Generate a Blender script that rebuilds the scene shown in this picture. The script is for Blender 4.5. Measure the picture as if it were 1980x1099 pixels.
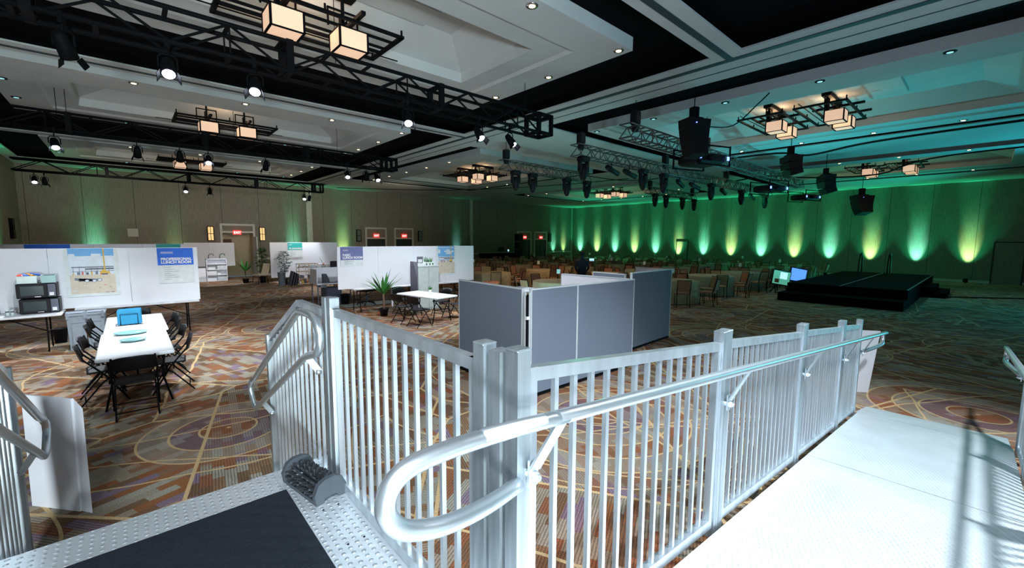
import bpy, math, random
from mathutils import Vector, Matrix
R = math.radians
random.seed(7)
S = bpy.context.scene
for o in list(bpy.data.objects): bpy.data.objects.remove(o)
COL = S.collection

# ---------------------------------------------------------------- camera
M3 = [[0.7430033162, -0.6692700419, 0.0048665257],
      [-0.0658541203, -0.0803413008, -0.9945896191],
      [0.6660400190, 0.7386629044, -0.1037680427]]
EYE = Vector((0, 0, 2.2))
cam = bpy.data.cameras.new('camera')
cam.sensor_width = 36.0
cam.lens = 823.68 * 36.0 / 1980.0
cam.clip_start = .05
cam.clip_end = 200
camo = bpy.data.objects.new('camera', cam)
COL.objects.link(camo)
r_, d_, f_ = (Vector(v) for v in M3)
rot = Matrix((r_, -d_, -f_)).transposed()
camo.matrix_world = Matrix.Translation(EYE) @ rot.to_4x4()
S.camera = camo

# ---------------------------------------------------------------- world and view
W = bpy.data.worlds.new('world')
S.world = W
W.use_nodes = True
W.node_tree.nodes['Background'].inputs[0].default_value = (.45, .62, .75, 1)
W.node_tree.nodes['Background'].inputs[1].default_value = .10
S.view_settings.view_transform = 'Standard'
S.view_settings.look = 'None'
S.view_settings.exposure = .7
S.view_settings.gamma = 1

# ---------------------------------------------------------------- lights
def spot(loc, to, watts, col=(1, 1, 1), deg=50, blend=.6, rad=.06):
    l = bpy.data.lights.new('spot', 'SPOT')
    l.energy = watts; l.color = col; l.spot_size = R(deg); l.spot_blend = blend; l.shadow_soft_size = rad
    o = bpy.data.objects.new('spot_light', l)
    COL.objects.link(o)
    o.location = loc
    o.rotation_euler = (Vector(to) - Vector(loc)).to_track_quat('-Z', 'Y').to_euler()
    return o
def point(loc, watts, col, rad=.1):
    l = bpy.data.lights.new('point', 'POINT')
    l.energy = watts; l.color = col; l.shadow_soft_size = rad
    o = bpy.data.objects.new('point_light', l)
    COL.objects.link(o); o.location = loc
    return o
def area(loc, to, watts, col, sx, sy):
    l = bpy.data.lights.new('area', 'AREA')
    l.energy = watts; l.color = col; l.shape = 'RECTANGLE'; l.size = sx; l.size_y = sy
    o = bpy.data.objects.new('area_light', l)
    COL.objects.link(o); o.location = loc
    o.rotation_euler = (Vector(to) - Vector(loc)).to_track_quat('-Z', 'Y').to_euler()
    return o
CW = (.80, .90, 1.0)
# stage lights hung over the ramp, behind and beside the camera
spot((4.3, -1.1, 5.1), (4.2, .25, .3), 1150, CW, 90, .6, .14)
spot((-1.2, -1.2, 4.7), (.8, 1.8, .9), 900, CW, 80, .7, .35)
spot((-.6, -3.0, 4.7), (2.0, .8, .9), 800, CW, 60, .7, .35)
# added upward fill spots to brighten the coffers, low behind the camera
spot((-1.5, -4.5, 1.0), (.5, 9, 5.6), 2900, (.74, .87, .90), 75, 1, .5)
spot((1.0, -6.0, 1.0), (7.5, 4, 5.6), 850, (.48, .74, 1.0), 60, 1, .5)
BOOTH = []   # filled below, with the fixtures on the trusses

# ---------------------------------------------------------------- materials
MATS = {}
def mat(name, col, rough=.6, metal=0, emit=None, es=0, noise=None, bump=None, spec=.5, trans=0, alpha=1):
    m = bpy.data.materials.new(name)
    m.use_nodes = True
    nt = m.node_tree
    b = nt.nodes['Principled BSDF']
    b.inputs['Base Color'].default_value = (*col, 1)
    b.inputs['Roughness'].default_value = rough
    b.inputs['Metallic'].default_value = metal
    b.inputs['Specular IOR Level'].default_value = spec
    b.inputs['Transmission Weight'].default_value = trans
    if emit:
        b.inputs['Emission Color'].default_value = (*emit, 1)
        b.inputs['Emission Strength'].default_value = es
    tc = nt.nodes.new('ShaderNodeTexCoord')
    n = nt.nodes.new('ShaderNodeTexNoise')
    sc, amt = noise if noise else (8, .06)
    mp = nt.nodes.new('ShaderNodeMapping')
    if isinstance(sc, tuple): mp.inputs['Scale'].default_value = sc; n.inputs['Scale'].default_value = 1
    else: n.inputs['Scale'].default_value = sc
    nt.links.new(tc.outputs['Object'], mp.inputs[0]); nt.links.new(mp.outputs[0], n.inputs['Vector'])
    mx = nt.nodes.new('ShaderNodeMix'); mx.data_type = 'RGBA'; mx.blend_type = 'MULTIPLY'
    mx.inputs['Factor'].default_value = 1
    cr = nt.nodes.new('ShaderNodeValToRGB')
    cr.color_ramp.elements[0].position = .3; cr.color_ramp.elements[1].position = .7
    lo = 1 - amt * 2
    cr.color_ramp.elements[0].color = (lo, lo, lo, 1); cr.color_ramp.elements[1].color = (1, 1, 1, 1)
    nt.links.new(n.outputs['Fac'], cr.inputs[0])
    mx.inputs[6].default_value = (*col, 1)
    nt.links.new(cr.outputs[0], mx.inputs[7])
    nt.links.new(mx.outputs[2], b.inputs['Base Color'])
    if bump:
        bs, bd = bump
        n2 = nt.nodes.new('ShaderNodeTexNoise'); n2.inputs['Scale'].default_value = bs
        nt.links.new(tc.outputs['Object'], n2.inputs['Vector'])
        bn = nt.nodes.new('ShaderNodeBump'); bn.inputs['Distance'].default_value = bd
        nt.links.new(n2.outputs['Fac'], bn.inputs['Height']); nt.links.new(bn.outputs[0], b.inputs['Normal'])
    MATS[name] = m
    return m

class G:
    """tiny helper that chains shader maths"""
    def __init__(s, m):
        s.nt = m.node_tree; s.m = m
    def n(s, t, **k):
        q = s.nt.nodes.new(t)
        for a, v in k.items(): setattr(q, a, v)
        return q
    def put(s, inp, v):
        if isinstance(v, bpy.types.NodeSocket): s.nt.links.new(v, inp)
        elif v is not None: inp.default_value = v
    def ma(s, op, a, b=None, c=None):
        q = s.n('ShaderNodeMath', operation=op)
        for i, v in enumerate((a, b, c)):
            if v is not None: s.put(q.inputs[i], v)
        return q.outputs[0]
    def mix(s, f, a, b, mode='MIX'):
        q = s.n('ShaderNodeMix', data_type='RGBA', blend_type=mode)
        s.put(q.inputs['Factor'], f)
        s.put(q.inputs[6], a if isinstance(a, bpy.types.NodeSocket) else (*a, 1))
        s.put(q.inputs[7], b if isinstance(b, bpy.types.NodeSocket) else (*b, 1))
        return q.outputs[2]
    def ramp(s, f, stops, const=True):
        q = s.n('ShaderNodeValToRGB')
        cr = q.color_ramp
        cr.interpolation = 'CONSTANT' if const else 'LINEAR'
        while len(cr.elements) < len(stops): cr.elements.new(.5)
        for e, (p, c) in zip(cr.elements, stops):
            e.position = p; e.color = (*c, 1)
        s.put(q.inputs[0], f)
        return q.outputs[0]
    def vor(s, v, scale, feat='F1', rnd=1):
        q = s.n('ShaderNodeTexVoronoi', feature=feat, voronoi_dimensions='2D')
        s.put(q.inputs['Vector'], v); q.inputs['Scale'].default_value = scale; q.inputs['Randomness'].default_value = rnd
        return q
    def less(s, a, b): return s.ma('LESS_THAN', a, b)

def carpet():
    m = mat('patterned carpet', (.3, .2, .13), .95, spec=.1)
    g = G(m); bs = m.node_tree.nodes['Principled BSDF']
    pos = g.n('ShaderNodeNewGeometry').outputs['Position']
    wob = g.n('ShaderNodeTexNoise'); wob.inputs['Scale'].default_value = .5
    g.put(wob.inputs['Vector'], pos)
    wv = g.n('ShaderNodeVectorMath', operation='MULTIPLY_ADD')
    g.put(wv.inputs[0], wob.outputs['Color']); wv.inputs[1].default_value = (.5, .5, 0); g.put(wv.inputs[2], pos)
    P = wv.outputs[0]
    cell = g.vor(pos, .42)                      # sectors, each turned its own way
    sep = g.n('ShaderNodeSeparateColor'); g.put(sep.inputs[0], cell.outputs['Color'])
    ang = g.ma('MULTIPLY', sep.outputs[0], 3.1)
    rt = g.n('ShaderNodeVectorRotate', rotation_type='Z_AXIS')
    g.put(rt.inputs['Vector'], pos); g.put(rt.inputs['Angle'], ang)
    br = g.n('ShaderNodeTexBrick')
    g.put(br.inputs['Vector'], rt.outputs[0])
    br.inputs['Color1'].default_value = (0, 0, 0, 1); br.inputs['Color2'].default_value = (1, 1, 1, 1)
    br.inputs['Scale'].default_value = 1; br.inputs['Mortar Size'].default_value = 0
    br.inputs['Brick Width'].default_value = .23; br.inputs['Row Height'].default_value = .095; br.inputs['Bias'].default_value = 0
    bsep = g.n('ShaderNodeSeparateColor'); g.put(bsep.inputs[0], br.outputs['Color'])
    v = g.ma('FRACT', g.ma('ADD', bsep.outputs[0], g.ma('MULTIPLY', sep.outputs[1], .35)))
    base = g.ramp(v, [(0, (.20, .125, .075)), (.2, (.34, .30, .235)), (.42, (.31, .135, .06)), (.54, (.37, .35, .295)), (.72, (.27, .17, .10)), (.84, (.25, .19, .26)), (.92, (.30, .13, .07))])
    big = g.n('ShaderNodeTexNoise'); big.inputs['Scale'].default_value = .45; g.put(big.inputs['Vector'], pos)
    tone = g.ramp(big.outputs['Fac'], [(.38, (1.05, 1.05, 1.0)), (.5, (.85, .78, .72)), (.6, (1.15, .85, .72))], False)
    base = g.mix(1, base, tone, 'MULTIPLY')
    st = g.n('ShaderNodeTexWave', wave_type='BANDS', bands_direction='Y')
    g.put(st.inputs['Vector'], rt.outputs[0]); st.inputs['Scale'].default_value = 13; st.inputs['Distortion'].default_value = 1.2
    stf = g.ma('MULTIPLY', g.less(st.outputs['Fac'], .22), g.ma('GREATER_THAN', sep.outputs[2], .35))
    base = g.mix(g.ma('MULTIPLY', stf, .62), base, (.06, .035, .03))
    # rings round scattered centres, purple and rust bands between them
    rg = g.vor(pos, .2)
    rd = g.ma('MULTIPLY', rg.outputs['Distance'], 5.0)
    rs = g.n('ShaderNodeSeparateColor'); g.put(rs.inputs[0], rg.outputs['Color'])
    inring = g.less(rd, g.ma('MULTIPLY_ADD', rs.outputs[1], 1.5, .7))
    q = g.ma('DIVIDE', rd, .27)
    fr = g.ma('FRACT', q)
    ringline = g.ma('MULTIPLY', g.less(fr, .085), inring)
    band = g.ramp(g.ma('FRACT', g.ma('MULTIPLY', g.ma('FLOOR', q), .381)), [(0, (.30, .12, .06)), (.3, (.20, .15, .21)), (.5, (.38, .35, .28)), (.8, (.22, .12, .09))])
    base = g.mix(g.ma('MULTIPLY', inring, .42), base, band)
    # long arcs and straight lines in cream
    arc = g.vor(P, .12)
    af = g.ma('FRACT', g.ma('DIVIDE', g.ma('MULTIPLY', arc.outputs['Distance'], 8.33), 1.15))
    arcl = g.less(af, .022)
    e1 = g.vor(pos, .42, 'DISTANCE_TO_EDGE'); l1 = g.less(e1.outputs['Distance'], .007)
    e2 = g.vor(P, .27, 'DISTANCE_TO_EDGE'); l2 = g.less(e2.outputs['Distance'], .0045)
    sx = g.n('ShaderNodeSeparateXYZ'); g.put(sx.inputs[0], P)
    d1 = g.ma('ADD', g.ma('MULTIPLY', sx.outputs[0], .5), g.ma('MULTIPLY', sx.outputs[1], .8))
    l3 = g.less(g.ma('FRACT', g.ma('DIVIDE', d1, 2.3)), .011)
    d2 = g.ma('SUBTRACT', g.ma('MULTIPLY', sx.outputs[0], .85), g.ma('MULTIPLY', sx.outputs[1], .35))
    l4 = g.less(g.ma('FRACT', g.ma('DIVIDE', d2, 2.9)), .009)
    ln = g.ma('MAXIMUM', g.ma('MAXIMUM', ringline, arcl), g.ma('MAXIMUM', g.ma('MAXIMUM', l1, l2), g.ma('MAXIMUM', l3, l4)))
    base = g.mix(ln, base, (.62, .43, .22))
    pile = g.n('ShaderNodeTexNoise'); pile.inputs['Scale'].default_value = 90; g.put(pile.inputs['Vector'], pos)
    base = g.mix(1, base, g.ramp(pile.outputs['Fac'], [(.35, (.72, .72, .72)), (.65, (1.1, 1.1, 1.1))], False), 'MULTIPLY')
    g.put(bs.inputs['Base Color'], base)
    return m

def tread(name, col, kind, rough=.32):
    """aluminium plate with raised tread; kind 'dot' or 'dash'"""
    m = mat(name, col, rough, .7 if kind == 'dot' else .55, noise=(3, .05))
    g = G(m); bs = m.node_tree.nodes['Principled BSDF']
    pos = g.n('ShaderNodeTexCoord').outputs['Object']
    sep = g.n('ShaderNodeSeparateXYZ'); g.put(sep.inputs[0], pos)
    x, y = sep.outputs[0], sep.outputs[1]
    px, py = (.04, .04) if kind == 'dot' else (.036, .030)
    row = g.ma('FLOOR', g.ma('DIVIDE', x, px))
    u = g.ma('SUBTRACT', g.ma('FRACT', g.ma('DIVIDE', x, px)), .5)
    sh = g.ma('MULTIPLY', g.ma('MODULO', g.ma('ABSOLUTE', row), 2), .5)
    v = g.ma('SUBTRACT', g.ma('FRACT', g.ma('ADD', g.ma('DIVIDE', y, py), sh)), .5)
    if kind == 'dash':
        a = g.ma('ADD', u, v); b = g.ma('SUBTRACT', u, v)
        dd = g.ma('ADD', g.ma('MULTIPLY', g.ma('MULTIPLY', a, a), 1.0), g.ma('MULTIPLY', g.ma('MULTIPLY', b, b), 9.0))
    else:
        dd = g.ma('MULTIPLY', g.ma('ADD', g.ma('MULTIPLY', u, u), g.ma('MULTIPLY', v, v)), 7.0)
    h = g.ma('SMOOTH_MAX' if 0 else 'MAXIMUM', g.ma('SUBTRACT', .5, dd), 0)
    bn = g.n('ShaderNodeBump'); bn.inputs['Distance'].default_value = .012; bn.inputs['Strength'].default_value = .9
    g.put(bn.inputs['Height'], h); g.put(bs.inputs['Normal'], bn.outputs[0])
    return m

def fabric_wall():
    m = mat('taupe fabric wall covering', (.30, .265, .21), .9, noise=((60, 60, 2.2), .18), spec=.15)
    g = G(m); bs = m.node_tree.nodes['Principled BSDF']
    src = bs.inputs['Base Color'].links[0].from_socket
    pos = g.n('ShaderNodeNewGeometry').outputs['Position']
    sep = g.n('ShaderNodeSeparateXYZ'); g.put(sep.inputs[0], pos)
    s = g.ma('ADD', sep.outputs[0], sep.outputs[1])
    seam = g.less(g.ma('FRACT', g.ma('DIVIDE', s, 1.8)), .012)
    g.put(bs.inputs['Base Color'], g.mix(g.ma('MULTIPLY', seam, .75), src, (.03, .03, .025)))
    return m

CARPET = carpet()
DECK = tread('studded aluminium deck plate', (.80, .86, .90), 'dot', .38)
RAMP = tread('dashed aluminium ramp plate', (.84, .90, .93), 'dash', .5)
WALL = fabric_wall()
ALU = mat('brushed aluminium', (.74, .81, .86), .36, .85, noise=((14, 14, 1.5), .13))
ALU2 = mat('satin aluminium tube', (.74, .80, .84), .34, .92, noise=(5, .05))
ALUD = mat('weathered aluminium post', (.62, .69, .73), .42, .9, noise=((22, 22, 2), .2))
BLACK = mat('black painted void', (.004, .004, .005), .95, spec=.05)
BLK = mat('matt black metal', (.004, .0045, .006), .65, 0, spec=.08)
BLKP = mat('black plastic', (.009, .009, .011), .5, spec=.2)
CHR = mat('chrome', (.7, .72, .75), .15, 1)
PLAST = mat('ceiling plaster', (.56, .58, .57), .9, noise=(1.2, .04), spec=.2)
TRIM = mat('painted cream trim', (.60, .58, .50), .6)
GROOVE = mat('dark partition track', (.03, .05, .06), .6)
WHITE = mat('white foam board', (.84, .85, .90), .75, noise=(2, .015), spec=.2)
TBL = mat('white blow moulded plastic', (.82, .85, .88), .45)
GREY = mat('grey partition fabric', (.185, .22, .28), .9, noise=(140, .10), spec=.15)
GREYT = mat('grey partition vinyl edge', (.62, .66, .68), .5)
MAT_ = mat('ribbed rubber doormat', (.008, .012, .018), .7, spec=.3, bump=(60, .004))
BRIS = mat('grey bristle', (.012, .013, .015), .9)
BRUSHP = mat('slate plastic', (.045, .055, .065), .5)
BIN = mat('light grey bin plastic', (.25, .30, .35), .5)
GLASSD = mat('dark oven glass', (.03, .05, .055), .12, spec=.8)
TEALP = mat('pale teal crockery', (.20, .42, .41), .3)
BLUE = mat('blue napkin fabric', (.02, .24, .42), .8)
BLUES = mat('blue sign print', (.02, .16, .78), .6)
SLATE = mat('slate blue sign print', (.17, .19, .40), .6)
TEAL = mat('teal sign print', (.03, .46, .42), .6)
PAPER = mat('white paper', (.80, .85, .85), .8)
INK = mat('pale grey ink', (.52, .58, .58), .8)
TXT = mat('white lettering', (.9, .9, .93), .7)
LAMP = mat('parchment lantern', (.72, .55, .38), .8, emit=(1, .62, .42), es=.42, noise=(3, .08))
DL = mat('downlight bulb', (1, .9, .7), .5, emit=(1, .72, .42), es=3.0)
DLC = mat('downlight teal glow lens', (.3, .5, .55), .3, emit=(.4, .9, .95), es=.5)  # lens given a faint teal glow through its emission
LENS = mat('lit fixture lens', (1, 1, 1), .3, emit=(.72, .80, 1), es=14)
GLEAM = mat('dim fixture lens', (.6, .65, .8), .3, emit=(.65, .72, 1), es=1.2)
STAT = mat('blue status light', (.1, .2, 1), .3, emit=(.12, .2, 1), es=3)
REDX = mat('red exit sign', (.5, .02, .02), .5, emit=(1, .03, .03), es=1.1)
EXTX = mat('bright exit lettering', (1, .7, .6), .5, emit=(1, .55, .5), es=1.5)
AMB = mat('amber sconce glass', (.7, .5, .25), .6, emit=(1, .62, .25), es=.55, noise=(14, .25))
SCD = mat('unlit sconce glass', (.16, .20, .17), .4)
LINEN = mat('tan table linen', (.40, .33, .20), .85, noise=(6, .1))
LINENT = mat('sage table linen', (.30, .36, .27), .85)
CHF = mat('copper banquet fabric', (.40, .20, .12), .85, noise=(40, .12))
CHT = mat('tan banquet fabric', (.38, .29, .16), .85, noise=(40, .12))
BEIGE = mat('beige chair vinyl', (.70, .58, .42), .6)
LEAF = mat('bright green leaf', (.045, .25, .04), .5, noise=(9, .2))
LEAFD = mat('dark green leaf', (.02, .10, .03), .55)
LEAFW = mat('white-lit leaf', (.55, .68, .66), .5)  # white light on the leaves is put into this colour
TRUNK = mat('brown trunk', (.14, .085, .05), .85)
SKIN = mat('shadowed skin', (.25, .15, .10), .6)
NAVY = mat('navy jacket cloth', (.008, .010, .028), .8)
DOORM = mat('dark panelled door', (.02, .022, .022), .5)
ROOMB = mat('corridor plaster', (.50, .43, .28), .8)
WOODD = mat('dark wood', (.10, .04, .02), .6)
STAGE = mat('black stage carpet', (.003, .003, .004), .95, spec=.05)
TRUSS2 = mat('silver lattice truss', (.11, .13, .13), .45, .7)
ORANGE = mat('orange clay', (.75, .25, .10), .7)
YEL = mat('yellow print', (.80, .50, .08), .7)
SAND = mat('sand print', (.75, .65, .52), .7)
SKY = mat('sky blue print', (.20, .48, .85), .7)
CLOUD = mat('cloud print', (.80, .86, .94), .7)
STEELP = mat('steel grey print', (.22, .25, .32), .7)
SCRN = mat('blue display', (.05, .1, .5), .4, emit=(.07, .22, 1), es=1.1)
SCRW = mat('pale display', (.2, .5, .5), .4, emit=(.4, .75, .9), es=.8)
SCRG = mat('green display', (.05, .2, .1), .4, emit=(.1, .45, .32), es=.5)
SNACKR = mat('red snack wrapper', (.7, .06, .05), .4)
SNACKB = mat('blue snack wrapper', (.04, .15, .6), .4)
SNACKO = mat('orange snack wrapper', (.85, .35, .05), .4)
CLEAR = mat('frosted clear plastic', (.70, .82, .80), .3)
CAB = mat('pale grey steel cabinet', (.56, .62, .60), .45)
CABS = mat('charcoal panel', (.13, .13, .17), .6)
GMET = mat('slate steel', (.10, .12, .17), .5)
WOODL = mat('pale timber', (.60, .47, .30), .7)

# ---------------------------------------------------------------- mesh building
class MB:
    def __init__(s): s.v = []; s.f = []; s.mi = []; s.mats = []; s.sm = []
    def mid(s, m):
        if m not in s.mats: s.mats.append(m)
        return s.mats.index(m)
    def add(s, vs, fs, m, smooth=False):
        k = len(s.v); s.v += [tuple(v) for v in vs]
        i = s.mid(m)
        for f in fs: s.f.append([k + a for a in f]); s.mi.append(i); s.sm.append(smooth)
        return s
    def box(s, x0, x1, y0, y1, z0, z1, m, rz=0, piv=None):
        vs = [Vector((x, y, z)) for z in (z0, z1) for y in (y0, y1) for x in (x0, x1)]
        if rz:
            p = Vector(piv) if piv else Vector(((x0 + x1) / 2, (y0 + y1) / 2, 0))
            mt = Matrix.Rotation(rz, 3, 'Z')
            vs = [mt @ (v - p) + p for v in vs]
        return s.add(vs, [(0, 2, 3, 1), (4, 5, 7, 6), (0, 1, 5, 4), (2, 6, 7, 3), (0, 4, 6, 2), (1, 3, 7, 5)], m)
    def bbox(s, x0, x1, y0, y1, z0, z1, m, b=.01):
        """box with bevelled edges (octagonal section on every axis)"""
        vs = []; 
        for z, k in ((z0, 1), (z0 + b, 0), (z1 - b, 0), (z1, 1)):
            i = b if k else 0
            c = b
            vs += [(x0 + i + c, y0 + i, z), (x1 - i - c, y0 + i, z), (x1 - i, y0 + i + c, z), (x1 - i, y1 - i - c, z), (x1 - i - c, y1 - i, z), (x0 + i + c, y1 - i, z), (x0 + i, y1 - i - c, z), (x0 + i, y0 + i + c, z)]
        fs = [tuple(range(7, -1, -1)), tuple(range(24, 32))]
        for r in range(3):
            for j in range(8):
                a, b2 = r * 8 + j, r * 8 + (j + 1) % 8
                fs.append((a, b2, b2 + 8, a + 8))
        return s.add(vs, fs, m)
    def bar(s, p0, p1, w, h, m, up=(0, 0, 1)):
        p0, p1 = Vector(p0), Vector(p1)
        d = (p1 - p0).normalized(); u = Vector(up)
        if abs(d.dot(u)) > .98: u = Vector((0, 1, 0))
        a = d.cross(u).normalized(); c = a.cross(d)
        vs = []
        for p in (p0, p1):
            for i, j in ((-1, -1), (1, -1), (1, 1), (-1, 1)): vs.append(p + a * (w / 2 * i) + c * (h / 2 * j))
        return s.add(vs, [(3, 2, 1, 0), (4, 5, 6, 7), (0, 1, 5, 4), (1, 2, 6, 5), (2, 3, 7, 6), (3, 0, 4, 7)], m)
    def tube(s, pts, r, m, n=8, cap=True, smooth=True):
        pts = [Vector(p) for p in pts]
        rr = r if isinstance(r, (list, tuple)) else [r] * len(pts)
        vs = []; prev = None
        for i, p in enumerate(pts):
            d = (pts[min(i + 1, len(pts) - 1)] - pts[max(i - 1, 0)]).normalized()
            if prev is None:
                u = Vector((0, 0, 1)) if abs(d.z) < .95 else Vector((1, 0, 0))
                a = d.cross(u).normalized()
            else:
                a = (prev - d * prev.dot(d)).normalized()
            prev = a; c = d.cross(a)
            for k in range(n):
                t = 2 * math.pi * k / n
                vs.append(p + (a * math.cos(t) + c * math.sin(t)) * rr[i])
        fs = []
        for i in range(len(pts) - 1):
            for k in range(n):
                q = (k + 1) % n
                fs.append((i * n + k, i * n + q, (i + 1) * n + q, (i + 1) * n + k))
        s.add(vs, fs, m, smooth)
        if cap:
            k0 = len(s.v) - len(vs)
            i = s.mid(m)
            s.f.append([k0 + j for j in range(n - 1, -1, -1)]); s.mi.append(i); s.sm.append(False)
            s.f.append([k0 + (len(pts) - 1) * n + j for j in range(n)]); s.mi.append(i); s.sm.append(False)
        return s
    def lathe(s, prof, m, n=16, c=(0, 0, 0), smooth=True, wob=None, cap=True):
        vs = []
        for j, (r, z) in enumerate(prof):
            for k in range(n):
                t = 2 * math.pi * k / n
                q = r + (wob(t, j) if wob else 0)
                vs.append((c[0] + q * math.cos(t), c[1] + q * math.sin(t), c[2] + z))
        fs = [(i * n + k, i * n + (k + 1) % n, (i + 1) * n + (k + 1) % n, (i + 1) * n + k) for i in range(len(prof) - 1) for k in range(n)]
        s.add(vs, fs, m, smooth)
        if not cap: return s
        k0 = len(s.v) - len(vs); i = s.mid(m)
        if prof[0][0] > 0: s.f.append([k0 + j for j in range(n - 1, -1, -1)]); s.mi.append(i); s.sm.append(False)
        if prof[-1][0] > 0: s.f.append([k0 + (len(prof) - 1) * n + j for j in range(n)]); s.mi.append(i); s.sm.append(False)
        return s
    def quad(s, a, b, c, d, m): return s.add([a, b, c, d], [(0, 1, 2, 3)], m)
    def prism(s, poly, z0, z1, m, ax='z'):
        n = len(poly)
        def P(u, v, w): return (u, v, w) if ax == 'z' else ((u, w, v) if ax == 'y' else (w, u, v))
        vs = [P(u, v, z0) for u, v in poly] + [P(u, v, z1) for u, v in poly]
        fs = [tuple(range(n - 1, -1, -1)), tuple(range(n, 2 * n))] + [(i, (i + 1) % n, n + (i + 1) % n, n + i) for i in range(n)]
        return s.add(vs, fs, m)
    def build(s, name, parent=None, label=None):
        me = bpy.data.meshes.new(name)
        me.from_pydata(s.v, [], s.f)
        for m in s.mats: me.materials.append(m)
        me.polygons.foreach_set('material_index', s.mi)
        me.polygons.foreach_set('use_smooth', s.sm)
        me.update()
        o = bpy.data.objects.new(name, me)
        COL.objects.link(o)
        if parent: o.parent = parent
        if label: o['label'] = label
        return o

def tag(o, label, cat, group=None, kind=None):
    o['label'] = label; o['category'] = cat
    if group: o['group'] = group
    if kind: o['kind'] = kind
    return o
def struct(o): o['kind'] = 'structure'; return o
def thing(name, label, cat, loc=(0, 0, 0), rz=0, group=None):
    o = bpy.data.objects.new(name, None)
    o.empty_display_size = .1
    COL.objects.link(o); o.location = loc; o.rotation_euler = (0, 0, rz)
    return tag(o, label, cat, group)
def copy_tree(o, loc=None, rz=None, label=None, group=None, parent=None):
    c = o.copy(); COL.objects.link(c)
    if parent: c.parent = parent
    if loc is not None: c.location = loc
    if rz is not None: c.rotation_euler = (c.rotation_euler[0], c.rotation_euler[1], rz) if hasattr(rz, '__float__') else rz
    if label: c['label'] = label
    if group: c['group'] = group
    for ch in KIDS.get(o.name, []) or [k for k in o.children]: copy_tree(ch, parent=c)
    return c
KIDS = {}
def text(body, size, m, loc, rot, name='lettering', parent=None, bold=.0, sx=1):
    cu = bpy.data.curves.new(name, 'FONT')
    cu.body = body; cu.size = size; cu.extrude = .001; cu.offset = bold; cu.space_line = .92
    t = bpy.data.objects.new('tmp', cu); COL.objects.link(t)
    bpy.context.view_layer.update()
    me = bpy.data.meshes.new_from_object(t.evaluated_get(bpy.context.evaluated_depsgraph_get()))
    bpy.data.objects.remove(t)
    me.materials.clear(); me.materials.append(m)
    o = bpy.data.objects.new(name, me); COL.objects.link(o)
    o.location = loc; o.rotation_euler = rot; o.scale = (sx, 1, 1)
    if parent: o.parent = parent
    return o
def arc(c, r, a0, a1, n, plane='yz'):
    out = []
    for i in range(n + 1):
        t = a0 + (a1 - a0) * i / n
        u, v = r * math.cos(t), r * math.sin(t)
        out.append({'yz': (c[0], c[1] + u, c[2] + v), 'xz': (c[0] + u, c[1], c[2] + v), 'xy': (c[0] + u, c[1] + v, c[2])}[plane])
    return out

# ================================================================ THE ROOM
H = 5.4; ZV = 5.62                              # soffit level, black void level
XR, YL, XE = 33.8, 28.4, -3.4                   # right wall, left wall, end wall
struct(MB().box(XE - .2, XR + .2, -9, YL + .2, -.1, 0, CARPET).build('floor'))
# left wall with three door openings
def wall_with_holes():
    b = MB(); y0, y1 = YL, YL + .18
    holes = [(3.98, 5.45, 2.78), (12.22, 13.55, 2.35), (14.35, 15.65, 2.35), (26.3, 27.85, 2.35), (28.45, 29.95, 2.35)]
    x = XE
    for a, c, h in holes:
        b.box(x, a, y0, y1, 0, H + .2, WALL)
        b.box(a, c, y0, y1, h, H + .2, WALL)
        x = c
    b.box(x, XR, y0, y1, 0, H + .2, WALL)
    return b.build('wall_left')
struct(wall_with_holes())
struct(MB().box(XR, XR + .2, -9, YL + .18, 0, H + .2, WALL).build('wall_right'))
struct(MB().box(XE - .2, XE, 6, YL + .18, 0, H + .2, WALL).build('wall_end'))
# black void above the coffers


def raft(x0, x1, y0, y1, lip=.70, step=.5, tz=5.92, n=0):
    """a coffer: flat soffit border, small step, then a deep tray with a flat top"""
    b = MB(); z = H
    X = [x0, x0 + lip, x0 + lip + step]; Xr = [x1, x1 - lip, x1 - lip - step]
    Y = [y0, y0 + lip, y0 + lip + step]; Yr = [y1, y1 - lip, y1 - lip - step]
    zs = .045
    def ring(a, b_, c, d, A, B, C, D, za, zb):   # quads between two rectangles
        o = [(a, c, za), (b_, c, za), (b_, d, za), (a, d, za)]; i = [(A, C, zb), (B, C, zb), (B, D, zb), (A, D, zb)]
        for k in range(4):
            q = (k + 1) % 4
            b.quad(o[k], i[k], i[q], o[q], PLAST)
    ring(X[0], Xr[0], Y[0], Yr[0], X[0], Xr[0], Y[0], Yr[0], ZV, z)
    ring(X[0], Xr[0], Y[0], Yr[0], X[1], Xr[1], Y[1], Yr[1], z, z)
    s2 = .06
    ring(X[1], Xr[1], Y[1], Yr[1], X[1] + s2, Xr[1] - s2, Y[1] + s2, Yr[1] - s2, z, z + zs)
    ring(X[1] + s2, Xr[1] - s2, Y[1] + s2, Yr[1] - s2, X[2], Xr[2], Y[2], Yr[2], z + zs, z + zs)
    ring(X[2], Xr[2], Y[2], Yr[2], X[2], Xr[2], Y[2], Yr[2], z + zs, 5.64)
    c_ = .75
    ring(X[2], Xr[2], Y[2], Yr[2], X[2] + c_, Xr[2] - c_, Y[2] + c_, Yr[2] - c_, 5.64, tz)
    b.quad((X[2] + c_, Y[2] + c_, tz), (X[2] + c_, Yr[2] - c_, tz), (Xr[2] - c_, Yr[2] - c_, tz), (Xr[2] - c_, Y[2] + c_, tz), PLAST)
    cx, cy = (x0 + x1) / 2, (y0 + y1) / 2
    if x1 - x0 > y1 - y0: b.box(cx - 1.6, cx + 1.7, cy - .29, cy + .29, tz - .05, tz, PLAST)
    else: b.box(cx - .9, cx + .9, cy - 1.7, cy + 1.7, tz - .05, tz, PLAST)
    return struct(b.build('ceiling'))
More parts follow.
